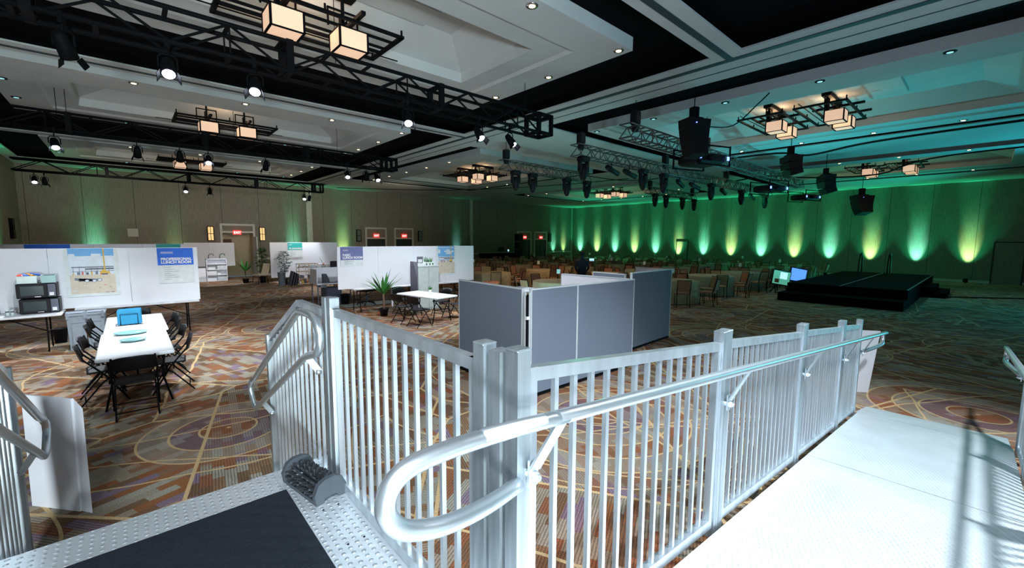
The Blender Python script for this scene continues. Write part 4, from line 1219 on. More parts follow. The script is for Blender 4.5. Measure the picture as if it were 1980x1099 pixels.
# bins
def bin_(x, y, lab, rz):
    t = thing('recycling_bin', lab, 'bin', (x, y, 0), rz, None)
    b = MB(); k = .85
    vs = [(sx * .135 * q, sy * .25 * q, z) for z, q in ((0, k), (.66, 1)) for sx, sy in ((-1, -1), (1, -1), (1, 1), (-1, 1))]
    b.add(vs, [(3, 2, 1, 0), (0, 1, 5, 4), (1, 2, 6, 5), (2, 3, 7, 6), (3, 0, 4, 7), (4, 5, 6, 7)], BIN)
    b.box(-.07, .07, -.262, -.235, .12, .52, BIN); b.box(-.09, .09, -.262, -.24, .54, .56, BIN); b.build('bin_body', t)
    l = MB(); l.bbox(-.15, .15, -.27, .27, .66, .72, BIN, .015); lo = l.build('lid', t)
    e = MB()
    for q in (-1, 1): e.box(q * .12 - .02, q * .12 + .02, -.285, -.27, .62, .75, BIN); e.lathe([(.014, 0), (.014, .004)], BLK, 8, (q * .10, -.22, .72))
    e.box(-.09, .09, -.255, -.235, .72, .728, BLK); e.build('latch', lo)
bin_(-.84, 12.02, 'left one of the two light grey recycling bins by the near display board', R(3))
bin_(-.56, 12.05, 'right one of the two light grey recycling bins by the near display board', R(-2))
t = thing('waste_basket', 'small black waste basket behind the grey recycling bins', 'waste basket', (-1.16, 12.9, 0))
MB().lathe([(.09, 0), (.12, .28), (.128, .28), (.128, .30), (.118, .30), (.09, .01)], BLKP, 16).build('basket', t)
# microwaves and things on their table
def micro(z, lab, dx):
    t = thing('microwave_oven', lab, 'microwave', (-1.32 + dx, 12.32, z))
    MB().bbox(-.265, .265, -.2, .2, .01, .285, BLKP, .01).build('oven_body', t)
    d = MB().box(-.25, .13, -.212, -.2, .03, .27, BLKP).build('door', t)
    MB().box(-.21, .09, -.215, -.212, .06, .24, GLASSD).build('window', d)
    MB().box(-.03, .05, -.222, -.212, .028, .038, CHR).build('handle', d)
    b = MB().box(.15, .25, -.207, -.2, .03, .27, GMET); p = b.build('control_panel', t)
    k = MB()
    for i in range(3):
        for j in range(4): k.box(.165 + i * .026, .182 + i * .026, -.211, -.207, .145 + j * .022, .158 + j * .022, CABS)
    k.box(.165, .225, -.211, -.207, .05, .11, TXT); k.build('buttons', p)
micro(.735, 'lower black microwave oven of the stack of two', 0); micro(1.03, 'upper black microwave oven of the stack of two', -.02)
def tub(x, z, w, m, lab, y=12.3):
    t = thing('storage_tub', lab, 'tub', (x, y, z))
    b = MB(); b.box(-w / 2, w / 2, -.12, -.112, 0, .14, m); b.box(-w / 2, w / 2, .112, .12, 0, .14, m); b.box(-w / 2, -w / 2 + .008, -.112, .112, 0, .14, m); b.box(w / 2 - .008, w / 2, -.112, .112, 0, .14, m); b.box(-w / 2, w / 2, -.112, .112, 0, .008, m)
    b.build('tub_body', t); MB().box(-w / 2 - .01, w / 2 + .01, -.13, -.118, .125, .14, m).build('rim', t)
tub(-1.46, 1.32, .26, CLEAR, 'left frosted tub of snacks on top of the microwaves'); tub(-1.18, 1.32, .19, TEALP, 'right pale green tub on top of the microwaves')
for i, (m, x, c) in enumerate(((SNACKR, -1.55, 'red'), (SNACKB, -1.48, 'blue'), (SNACKO, -1.42, 'orange'), (SNACKB, -1.36, 'dark blue'))):
    o = MB().bbox(-.045, .045, -.06, .06, 0, .035, m, .008).build('snack_packet'); o.location = (x, 12.3, 1.45 + .006 * i); o.rotation_euler = (R(12), R(8 * (i - 1.5)), R(25 * i))
    tag(o, '%s snack packet heaped in the left tub on the microwaves' % c, 'snack')
for i, x in enumerate((-1.74, -1.68)):
    o = MB().lathe([(.024, 0), (.026, .06), (.026, .1), (.02, .105)], BLKP if 0 else CLEAR, 10).build('glass_jar'); tag(o, '%s small clear jar with a dark label left of the microwaves' % ('left', 'right')[i], 'jar'); o.location = (x, 12.15, .735)
    q = MB().lathe([(.0275, .06), (.0275, .085)], CABS, 10).build('label_band', o)
for i in range(5):
    o = MB().lathe([(.05, 0), (.10, .012), (.105, .016), (.0, .01)], TEALP, 16).build('side_plate'); o.location = (-1.93, 12.2, .735 + .018 * i)
    tag(o, 'teal plate in the stack at the left picture edge', 'plate', 'teal plates stacked at the left edge')

# basic lunch room
folding_table('white square-cornered table with a small potted sprig, in front of the cabinet', 5.95, 10.05, 1.6, .76, R(101), name='lunch_table', h=.72)
RZ = R(11)
for k, (x, y, a, lab) in enumerate(((5.30, 10.15, -79, 'near left black folding chair at the table by the cabinet'), (5.38, 9.45, -79, 'nearest black folding chair at the table by the cabinet, in front'),
                                    (6.62, 10.35, 101, 'farther right folding chair at the table by the cabinet'), (6.72, 9.60, 101, 'right folding chair at the near end of the table by the cabinet'))):
    chair(x, y, R(a), lab)
chair(5.95, 11.40, R(191), 'white lit folding chair behind the table by the cabinet')
t = thing('flower_pot', 'tiny potted green sprig on the white table by the cabinet', 'potted plant', (6.0, 9.95, .72))
MB().lathe([(.028, 0), (.035, .12), (.0, .12)], PAPER, 12).build('pot', t)
m = MB()
for k in range(14):
    a = k * 2.4; m.add([(0, 0, .11), (.05 * math.cos(a), .05 * math.sin(a), .17 + .02 * (k % 3)), (.06 * math.cos(a + .4), .06 * math.sin(a + .4), .15)], [(0, 1, 2)], LEAF)
m.build('leaves', t)
t = thing('steel_cabinet', 'pale green-grey two door steel cabinet in front of the middle board', 'cabinet', (6.98, 11.68, 0), R(-2))
MB().box(-.36, .36, -.02, .42, 0, 1.34, CAB).build('cabinet_body', t)
for q, x0, x1 in ((0, -.355, -.005), (1, .005, .355)):
    d = MB().bbox(x0, x1, -.045, -.02, .05, 1.31, CAB, .006).build('cabinet_door', t)
    MB().box((-.04, .025)[q], (-.025, .04)[q], -.06, -.045, .6, .74, CHR).build('handle', d)
MB().box(-.37, .37, -.05, .43, 1.34, 1.36, CAB).build('cabinet_top', t)
MB().box(-.39, -.372, -.03, .43, 0, 1.5, CABS).build('side_screen', t)
t = thing('picture_frame', 'small black and white framed card on top of the steel cabinet', 'frame', (6.72, 11.72, 1.36))
MB().box(-.10, .10, -.01, .01, .10, .30, CABS).build('frame', t); MB().box(-.07, .07, -.014, -.01, .12, .22, PAPER).build('card', t)
MB().bbox(-.12, .14, -.06, .05, 0, .10, PAPER, .008).build('stand', t)
t = thing('planter_box', 'white planter box of spiky green succulents on the steel cabinet', 'planter', (7.05, 11.78, 1.36))
MB().bbox(-.19, .19, -.07, .07, 0, .12, PAPER, .008).build('trough', t)
m = MB()
random.seed(3)
for k in range(40):
    a = random.uniform(0, 6.28); x = random.uniform(-.13, .13); h = random.uniform(.10, .2); r = random.uniform(.03, .09)
    e = Vector((x + r * math.cos(a), r * math.sin(a), .12 + h)); s = Vector((-math.sin(a), math.cos(a), 0)) * .012
    m.add([Vector((x, 0, .11)) - s, Vector((x, 0, .11)) + s, e], [(0, 1, 2)], LEAF if k % 3 else LEAFD)
m.build('succulents', t)
m = MB()
for x in (-.1, .02, .12): m.box(x - .02, x + .02, -.075, -.07, .03, .09, LEAFD)
m.build('printed_motifs', t)
folding_table('low white table with a tape dispenser, behind the middle board at right', 8.6, 14.2, 1.2, .6, 0)

def palm(lab, x, y, H_, n, L, seed, pot=.13, trunk=.6, droop=1.0, wid=.045, grp=None):
    random.seed(seed)
    t = thing('potted_palm', lab, 'potted plant', (x, y, 0))
    MB().lathe([(pot * .72, 0), (pot, .2), (pot * 1.06, .2), (pot * 1.06, .23), (pot * .9, .23), (pot * .85, .18), (0, .18)], BLKP, 16).build('pot', t)
    MB().tube([(0, 0, .16), (.01, .01, .35), (-.01, 0, trunk)], [.032, .026, .03], TRUNK, 8).build('trunk', t)
    for k in range(n):
        a = k * 2.399 + random.uniform(-.2, .2); el = 1.25 - .85 * (k / n) + random.uniform(-.08, .08); l = L * random.uniform(.75, 1.05)
        m = MB(); vs = []; p = Vector((0, 0, trunk - .02)); d = Vector((math.cos(a) * math.cos(el), math.sin(a) * math.cos(el), math.sin(el)))
        side = Vector((-math.sin(a), math.cos(a), 0)); S_ = 7
        for i in range(S_ + 1):
            q = i / S_; w = wid * (math.sin(math.pi * min(1, .12 + q * .88)) ** .8) * (1 - q * .3) + .001
            up = d.cross(side).normalized() * -1
            vs += [p - side * w + up * w * .35, p, p + side * w + up * w * .35]
            p = p + d * (l / S_); d = (d + Vector((0, 0, -.13 * droop * q * 1.3))).normalized()
        fs = []
        for i in range(S_): fs += [(3 * i, 3 * i + 1, 3 * i + 4, 3 * i + 3), (3 * i + 1, 3 * i + 2, 3 * i + 5, 3 * i + 4)]
        m.add(vs, fs, LEAF if k % 4 else LEAFD, True); m.build('frond', t)
palm('tall green potted palm with broad fronds in front of the middle board', 5.36, 11.42, 1.6, 20, .78, 1, .13, .66, 1.1, .042)
palm('small bright potted palm by the open corridor doorway', 4.25, 24.3, 1.2, 12, .68, 2, .15, .62, .5, .06)
def ficus(lab, x, y, m1, m2, z0, z1, r, n, seed, grp=None):
    random.seed(seed)
    t = thing('potted_tree', lab, 'potted plant', (x, y, 0))
    MB().lathe([(.12, 0), (.16, .3), (.14, .3), (.13, .25), (0, .25)], BLKP, 12).build('pot', t)
    MB().tube([(0, 0, .2), (.02, 0, .8), (0, .02, z1 - .3)], [.02, .016, .008], TRUNK, 6).build('trunk', t)
    m = MB()
    for k in range(n):
        a = random.uniform(0, 6.28); q = random.random(); z = z0 + (z1 - z0) * q; rr = r * math.sqrt(random.random()) * math.sin(math.pi * (.12 + .76 * q)) 
        c = Vector((rr * math.cos(a), rr * math.sin(a), z)); b = random.uniform(0, 6.28); l = random.uniform(.09, .17)
        u = Vector((math.cos(b), math.sin(b), random.uniform(-.6, .3))).normalized() * l; v = u.cross(Vector((0, 0, 1))).normalized() * l * .38
        m.add([c, c + u * .5 + v, c + u, c + u * .5 - v], [(0, 1, 2, 3)], m1 if random.random() > .4 else m2)
    m.build('foliage', t)
ficus('bushy green artificial tree behind the beige chair', 4.95, 24.1, LEAF, LEAFD, .6, 1.78, .34, 420, 4)
ficus('artificial tree with leaves coloured as white-lit in front of the teal signed board', 5.50, 22.3, LEAFW, LEAFD, .62, 1.62, .34, 420, 5)
t = thing('side_chair', 'beige padded chair standing alone at the left of the teal signed board', 'chair', (4.70, 23.4, 0), R(115))
MB().bbox(-.23, .23, -.2, .26, .42, .49, BEIGE, .02).build('seat', t)
m = MB(); m.add([(-.21, -.2, .47), (.21, -.2, .47), (.21, -.36, .98), (-.21, -.36, .98), (-.21, -.25, .46), (.21, -.25, .46), (.21, -.41, .97), (-.21, -.41, .97)], [(0, 1, 2, 3), (7, 6, 5, 4), (0, 4, 5, 1), (1, 5, 6, 2), (2, 6, 7, 3), (3, 7, 4, 0)], BEIGE); m.build('backrest', t)
for q in (-1, 1):
    for y in (-.2, .22): MB().tube([(q * .2, y, .42), (q * .21, y + (.03 if y > 0 else -.05), 0)], .014, BLK, 6).build('leg', t)

# shelf unit booth
t = thing('shelf_unit', 'white shelf unit of open shelves and drawers before a far white board', 'shelf', (2.92, 26.3, 0))
m = MB(); Wd, Hh = .88, 1.15
m.box(0, .03, 0, .35, 0, Hh, WHITE); m.box(Wd - .03, Wd, 0, .35, 0, Hh, WHITE); m.box(0, Wd, .33, .35, 0, Hh, WHITE)
for z in (0, .30, .58, .86, Hh - .03): m.box(0, Wd, 0, .35, z, z + .03, WHITE)
m.build('carcass', t)
for (x0, x1, z0, z1) in ((.45, .85, .03, .24), (.03, .42, .33, .52), (.45, .85, .61, .80)):
    d = MB().bbox(x0, x1, -.015, .3, z0, z1, GREYT if z0 != .33 else WHITE, .006).build('drawer', t)
    MB().box((x0 + x1) / 2 - .04, (x0 + x1) / 2 + .04, -.03, -.015, z0 + .1, z0 + .14, PAPER).build('label_holder', d)
MB().bbox(.03, .42, .02, .3, .03, .16, WHITE).build('storage_box', t); MB().bbox(.46, .6, .05, .3, .33, .42, PAPER).build('storage_box', t); MB().bbox(.05, .38, .02, .3, .61, .72, PAPER).build('storage_box', t)
for x, lab in ((3.12, 'left curved desk tape dispenser on top of the shelf unit'), (3.60, 'right small green stapler on top of the shelf unit')):
    t = thing('desk_gadget', lab, 'desk gadget', (x, 26.4, 1.15))
    m = MB(); g_ = GMET if x < 3.3 else LEAFD
    m.tube([(-.08, 0, .0), (-.08, 0, .14), (-.04, 0, .22), (.06, 0, .25), (.13, 0, .22), (.13, 0, .15)], .02, g_, 6); m.build('arm', t)
    MB().bbox(-.11, .11, -.04, .04, 0, .02, CAB, .004).build('base', t)
t = thing('drawer_tower', 'low white drawer tower left of the shelf unit', 'drawers', (2.55, 26.3, 0))
MB().box(0, .34, 0, .4, 0, .70, WHITE).build('carcass', t)
for k in range(5): MB().bbox(.01, .33, -.015, 0, .03 + k * .13, .14 + k * .13, WHITE if k > 1 else GREYT, .004).build('drawer', t)
MB().box(.0, .34, -.02, .4, .70, .72, CABS).build('top_board', t)

# planning booth clutter
t = thing('round_bin', 'grey cylindrical bin left of the black leaning boards', 'bin', (5.30, 22.0, 0))
MB().lathe([(.15, 0), (.17, .6), (.18, .6), (.18, .63), (.15, .63), (.14, .05), (0, .05)], BIN, 16).build('bin_body', t)
for k in range(6):
    o = MB().box(-.01, .01, -.25, .25, 0, .68 - .03 * k, BLKP if k % 2 else CABS).build('leaning_board'); o.location = (5.58 + .055 * k, 21.9, 0.0); o.rotation_euler = (0, R(14), 0)
    MB().box(-.013, .013, -.255, .255, .66 - .03 * k, .68 - .03 * k, GMET).build('edge_band', o)
    tag(o, 'thin black board leaning in the row beside the grey bin', 'board', 'black boards leaning by the grey bin')
t = thing('plan_rack', 'pale metal rack stuffed with rolled drawings under the teal sign', 'rack', (5.95, 21.6, 0))
m = MB()
for x in (0, .42, .85):
    for y in (0, .4): m.tube([(x, y, 0), (x, y, 1.0)], .014, WOODL, 6)
for z in (.05, .3, .62, .98):
    m.box(-.02, .87, -.01, .01, z, z + .03, WOODL); m.box(-.02, .87, .39, .41, z, z + .03, WOODL); m.box(-.01, .01, 0, .4, z, z + .03, WOODL); m.box(.84, .86, 0, .4, z, z + .03, WOODL)
m.build('rack_frame', t)
for k in range(12): MB().tube([(.04 + .07 * k, -.05, .95 - .03 * (k % 2)), (.06 + .07 * k, .42, .80)], .025, PAPER if k % 3 else WOODL, 7).build('rolled_plan', t)
for k in range(4):
    m = MB()
    m.box(.45 + .1 * k, .53 + .1 * k, -.09 - .01 * (k % 2), -.06, .12, .92, (GREYT, CLEAR, WHITE, GREYT)[k]); m.build('hanging_sheet', t)
for k in range(7): MB().bbox(.0 + .12 * k, .10 + .12 * k, .05, .3, .08, .18 + .03 * (k % 3), (WHITE, YEL, CABS, ORANGE, WHITE, BIN, WOODL)[k], .006).build('packed_item', t)
for k in range(4): MB().bbox(.02 + .2 * k, .18 + .2 * k, .0, .3, .33, .46, (CABS, WHITE, TRUNK, WHITE)[k], .006).build('stored_box', t)
t = thing('tripod_stand', 'pale folding tripod leaning by the end of the plan rack', 'tripod', (6.98, 21.3, 0))
for a in (0, 2.1, 4.2): MB().tube([(.02 * math.cos(a), .02 * math.sin(a), .95), (.22 * math.cos(a), .22 * math.sin(a), 0)], .013, CAB, 6).build('leg', t)
MB().lathe([(.04, .93), (.05, .95), (.05, 1.0), (.02, 1.02)], ORANGE, 10).build('head', t)
MB().tube([(0, 0, .98), (-.16, 0, 1.28)], .008, GMET, 5).build('pointer_rod', t)
folding_table('white table behind the tripod, carrying the desk lamp', 7.9, 22.2, 1.7, .7, 0, h=.95)
t = thing('desk_lamp', 'black angled desk lamp against the teal signed board', 'lamp', (7.95, 22.35, .95))
MB().lathe([(.09, 0), (.09, .02), (.02, .03)], GMET, 12).build('base', t)
MB().tube([(0, 0, .02), (.04, 0, .32)], .010, PAPER, 6).tube([(.04, 0, .32), (.12, 0, .62)], .010, GMET, 6).build('arm', t)
MB().lathe([(.03, .08), (.05, .06), (.10, -.05), (.095, -.05), (.04, .05)], BLKP, 12, (.15, 0, .60)).build('shade', t)
t = thing('office_chair', 'dark office chair back showing above the white screened desk', 'chair', (7.3, 20.6, 0), R(160))
MB().bbox(-.24, .24, -.25, .22, .45, .53, BLKP, .03).build('seat', t); m = MB().bbox(-.23, .23, .22, .29, .6, 1.16, BLKP, .03); m.build('backrest', t)
MB().tube([(0, 0, .1), (0, 0, .45)], .03, BLK, 8).build('gas_column', t)
for k in range(5): a = k * 1.2566; MB().tube([(0, 0, .12), (.28 * math.cos(a), .28 * math.sin(a), .06)], .018, BLK, 6).lathe([(.025, .0), (.03, .025), (.025, .05)], BLK, 8, (.28 * math.cos(a), .28 * math.sin(a), 0)).build('castor_arm', t)

# screened desk left of the middle board
t = thing('screened_desk', 'grey desk with a white privacy screen, left of the middle board', 'desk', (4.5, 14.45, 0))
MB().box(0, 1.35, -.05, .65, .70, .74, WHITE).build('desktop', t)
m = MB(); m.box(.0, 1.35, .62, .64, .74, 1.22, WHITE); m.box(0, .02, -.02, .62, .74, 1.20, WHITE); m.build('privacy_screen', t)
d = MB().bbox(.28, .78, -.02, .5, .02, .58, GMET, .008).build('pedestal', t)
for z0, z1 in ((.04, .20), (.22, .38), (.40, .56)): MB().box(.30, .76, -.032, -.02, z0, z1, GMET).box(.48, .58, -.04, -.032, z1 - .04, z1 - .025, CABS).build('drawer', d)
MB().box(.12, .30, .0, .4, .60, .68, BIN).build('shelf', t)
for x in (.02, 1.3):
    for y in (.0, .58): MB().box(x, x + .03, y, y + .03, 0, .70, GMET).build('leg', t)
t = thing('laptop_stand', 'dark purple upright organiser on the screened desk', 'organiser', (4.86, 14.6, .74))
MB().prism([(-.12, 0), (.10, 0), (.08, .12), (.0, .30), (-.12, .30)], -.02, .1, CABS, 'y').build('organiser_body', t)
t = thing('computer_keyboard', 'small grey keyboard on the screened desk', 'keyboard', (5.02, 14.48, .74))
m = MB().bbox(-.16, .16, -.05, .05, 0, .018, BIN, .004); o = m.build('keyboard_base', t)
k = MB()
for i in range(12):
    for j in range(3): k.box(-.15 + i * .025, -.13 + i * .025, -.04 + j * .027, -.02 + j * .027, .018, .023, CABS)
k.build('keys', t)
t = thing('waste_basket', 'tall black waste basket right of the desk drawers', 'waste basket', (5.36, 14.35, 0))
MB().lathe([(.12, 0), (.15, .33), (.16, .33), (.16, .35), (.14, .35), (.11, .02)], BLKP, 16).build('basket', t)
tag(MB().box(5.1, 6.9, 13.6, 14.3, 0.001, .008, CLEAR).build('chair_mat'), 'pale green translucent chair mat under the office chair behind the board', 'mat')
t = thing('office_chair', 'black office chair whose seat shows below the middle board', 'chair', (5.85, 13.75, 0), R(20))
MB().bbox(-.27, .27, -.26, .26, .46, .58, BLKP, .04).build('seat', t); MB().bbox(-.24, .24, .24, .31, .65, 1.2, BLKP, .03).build('backrest', t)
MB().tube([(0, 0, .1), (0, 0, .46)], .032, GMET, 8).build('gas_column', t)
for q in (-1, 1): MB().tube([(q * .2, .1, .5), (q * .31, .1, .5), (q * .31, .05, .70), (q * .31, -.15, .70)], .014, BLKP, 6).build('armrest', t)
for k in range(5): a = k * 1.2566; MB().tube([(0, 0, .12), (.30 * math.cos(a), .30 * math.sin(a), .07)], .02, BLKP, 6).lathe([(.028, .0), (.034, .03), (.028, .06)], GMET, 8, (.30 * math.cos(a), .30 * math.sin(a), 0)).build('castor_arm', t)
t = thing('white_column', 'thin white post between the office chair and the tall palm', 'post', (6.35, 12.9, 0))
MB().box(-.02, .02, -.02, .02, 0, .75, WHITE).build('shaft', t)

# ================================================================ BANQUET TABLES
def banquet_chair(m):
    t = thing('banquet_chair', 'x', 'chair')
    MB().bbox(-.21, .21, -.2, .22, .42, .48, m, .015).build('seat', t)
    b = MB(); b.add([(-.17, -.21, .52), (.17, -.21, .52), (.18, -.28, .88), (-.18, -.28, .88), (-.17, -.245, .52), (.17, -.245, .52), (.18, -.315, .88), (-.18, -.315, .88)], [(0, 1, 2, 3), (7, 6, 5, 4), (0, 4, 5, 1), (1, 5, 6, 2), (2, 6, 7, 3), (3, 7, 4, 0)], m); b.build('backrest', t)
    b = MB(); b.tube([(-.2, -.19, .44), (-.2, -.23, .55), (-.205, -.31, .90), (.205, -.31, .90), (.2, -.23, .55), (.2, -.19, .44)], .016, BLK, 5); b.build('back_frame', t)
    for q in (-1, 1):
        for y, e in ((-.19, -.05), (.19, .02)): MB().tube([(q * .2, y, .43), (q * .205, y + e, 0)], .012, BLK, 5).build('leg', t)
    return t
BC = [banquet_chair(CHF), banquet_chair(CHT)]
def far_chair(p):                                   # same chair as one mesh, for the far rows
    o = p.copy(); vs, fs, mi, mats = [], [], [], []
    for c in p.children:
        k = len(vs); vs += [v.co[:] for v in c.data.vertices]
        m = c.data.materials[0]
        if m not in mats: mats.append(m)
        for f in c.data.polygons: fs.append([k + i for i in f.vertices]); mi.append(mats.index(m))
    me = bpy.data.meshes.new('banquet_chair'); me.from_pydata(vs, [], fs)
    for m in mats: me.materials.append(m)
    me.polygons.foreach_set('material_index', mi); me.update()
    return me
FARM = [far_chair(p) for p in BC]
for o in list(bpy.data.objects):
    if o.name not in COL.objects and o.users == 0: bpy.data.objects.remove(o)
def cloth(m, seed):
    random.seed(seed); ph = random.random() * 6
    def wob(t_, j): return (0, .0, .03, .055)[min(j, 3)] * (math.sin(t_ * 14 + ph) * .6 + math.sin(t_ * 9 + 2 * ph) * .5) if j < 4 else 0
    mb = MB().lathe([(0, .775), (.88, .775), (.90, .76), (.91, .40), (.93, .02)][::1], m, 56, smooth=True, cap=False, wob=lambda t_, j: (0, 0, .004, .022, .038)[j] * (math.sin(t_ * 14 + ph) * .6 + math.sin(t_ * 9 + 2 * ph) * .5))
    return mb
CL = []
for k in range(3): o = cloth((LINEN, LINENT, LINEN)[k], k).build('tablecloth'); CL.append(o)
TB = thing('round_table', 'x', 'table')
MB().lathe([(.0, .73), (.87, .73), (.88, .74), (.88, .765), (0, .765)], WOODL, 32).build('tabletop', TB)
for k in range(4): a = .78 + k * 1.5708; MB().tube([(.3 * math.cos(a), .3 * math.sin(a), .73), (.45 * math.cos(a), .45 * math.sin(a), 0)], .015, BLK, 6).build('leg', TB)
NS = thing('table_number_stand', 'x', 'table number')
MB().lathe([(.045, 0), (.045, .008), (.006, .012)], CHR, 10).tube([(0, 0, .01), (0, 0, .26)], .004, CHR, 5).build('stand', NS)
MB().box(-.06, .06, -.003, .003, .25, .41, CLEAR).build('card', NS)
PERSON = Vector((12.95, 10.35))
used = {'t': False, 'c0': False, 'c1': False, 'k': [False] * 3, 'n': False}
nch = 0; CP = []
rows = [('nearest', 7.5, 14.6, 6), ('second', 10.95, 12.3, 7), ('third', 14.4, 11.6, 7), ('fourth', 17.8, 13.3, 7), ('fifth', 21.2, 12.0, 7), ('last', 24.7, 13.6, 6)]
random.seed(11)
ti = 0
for ri, (rn, y, x0, n) in enumerate(rows):
    for k in range(n):
        x = x0 + 3.05 * k + random.uniform(-.12, .12)
        if ri == 1 and k == 0: x = 11.1; yy = 10.3 - .4
        else: yy = y + random.uniform(-.12, .12)
        if x > 32.3: continue
        w = 'tables' ; g_ = 'round tables in the %s row of the dark dining area' % rn
        rz = random.uniform(0, 3)
        if not used['t']: used['t'] = True; c = TB; c.location = (x, yy, 0); c['group'] = g_; c['label'] = 'round dining table hidden under its cloth, %s row' % rn
        else: copy_tree(TB, (x, yy, 0), rz, 'round dining table hidden under its cloth, %s row' % rn, g_)
        ck = (1 if (x > 17 and ri < 2) else (0 if k % 2 else 2))
        ids = [CL[0], CL[1], CL[2]][ck]
        lab = '%s draped round tablecloth, %s row of the dining area' % ('sage' if ck == 1 else 'tan', rn)
        if not used['k'][ck]: used['k'][ck] = True; o = ids
        else: o = ids.copy(); COL.objects.link(o)
        o.location = (x, yy, 0); o.rotation_euler = (0, 0, rz); tag(o, lab, 'tablecloth', '%s tablecloths in the %s row' % ('sage' if ck == 1 else 'tan', rn))
        if (ti % 2 == 0 and ri < 5):
            l2 = 'number card on a thin stand on a %s row table' % rn; g2 = 'table number cards, %s row' % rn
            if not used['n']: used['n'] = True; NS.location = (x, yy, .775); NS['label'] = l2; NS['group'] = g2; NS.rotation_euler = (0, 0, R(-45))
            else: copy_tree(NS, (x, yy, .775), R(-45), l2, g2)
        ti += 1
        for q in range(7):
            a = rz + q * 6.2832 / 7 + .2
            r_c = 1.24 + random.uniform(-.01, .10)
            cx_, cy_ = x + r_c * math.cos(a), yy + r_c * math.sin(a)
            if (Vector((cx_, cy_)) - PERSON).length < .55 or cx_ > 33.2: continue
            if cx_ < 10.4 and cy_ < 9: continue
            if nch >= 298: continue
            if any((cx_ - a_) ** 2 + (cy_ - b_) ** 2 < .36 for a_, b_ in CP): continue
            CP.append((cx_, cy_)); nch += 1
            ci = 0 if (q + k) % 3 else 1
            face = a + math.pi / 2 + random.uniform(-.15, .15)
            lab = '%s banquet chair pulled up to a round table, %s row' % ('copper' if ci == 0 else 'tan', rn)
            grp = '%s banquet chairs, %s row' % ('copper' if ci == 0 else 'tan', rn)
            if ri < 3:
                if not used['c%d' % ci]:
                    used['c%d' % ci] = True; BC[ci].location = (cx_, cy_, 0); BC[ci].rotation_euler = (0, 0, face); BC[ci]['label'] = lab; BC[ci]['group'] = grp
                else: copy_tree(BC[ci], (cx_, cy_, 0), face, lab, grp)
            else:
                o = bpy.data.objects.new('banquet_chair', FARM[ci]); COL.objects.link(o); o.location = (cx_, cy_, 0); o.rotation_euler = (0, 0, face)
                tag(o, lab, 'chair', grp)

# ---------------------------------------------------------------- the standing person
def person():
    t = thing('person', 'person in dark jacket standing with back turned among the dining tables', 'person', (12.95, 10.35, 0), R(-48))
    def body(name, J, E_, root, m):
        me = bpy.data.meshes.new(name); me.from_pydata([j[0] for j in J], E_, []); me.materials.append(m)
        o = bpy.data.objects.new(name, me); COL.objects.link(o); o.parent = t
        sk = o.modifiers.new('skin', 'SKIN'); sk.use_smooth_shade = True
        for i, j in enumerate(J): me.skin_vertices[0].data[i].radius = j[1] if isinstance(j[1], tuple) else (j[1], j[1])
        me.skin_vertices[0].data[root].use_root = True
        sb = o.modifiers.new('sub', 'SUBSURF'); sb.levels = 1; sb.render_levels = 2
        dg = bpy.context.evaluated_depsgraph_get(); dg.update()
        m2 = bpy.data.meshes.new_from_object(o.evaluated_get(dg)); o.modifiers.clear(); o.data = m2
        return o
    return t, body
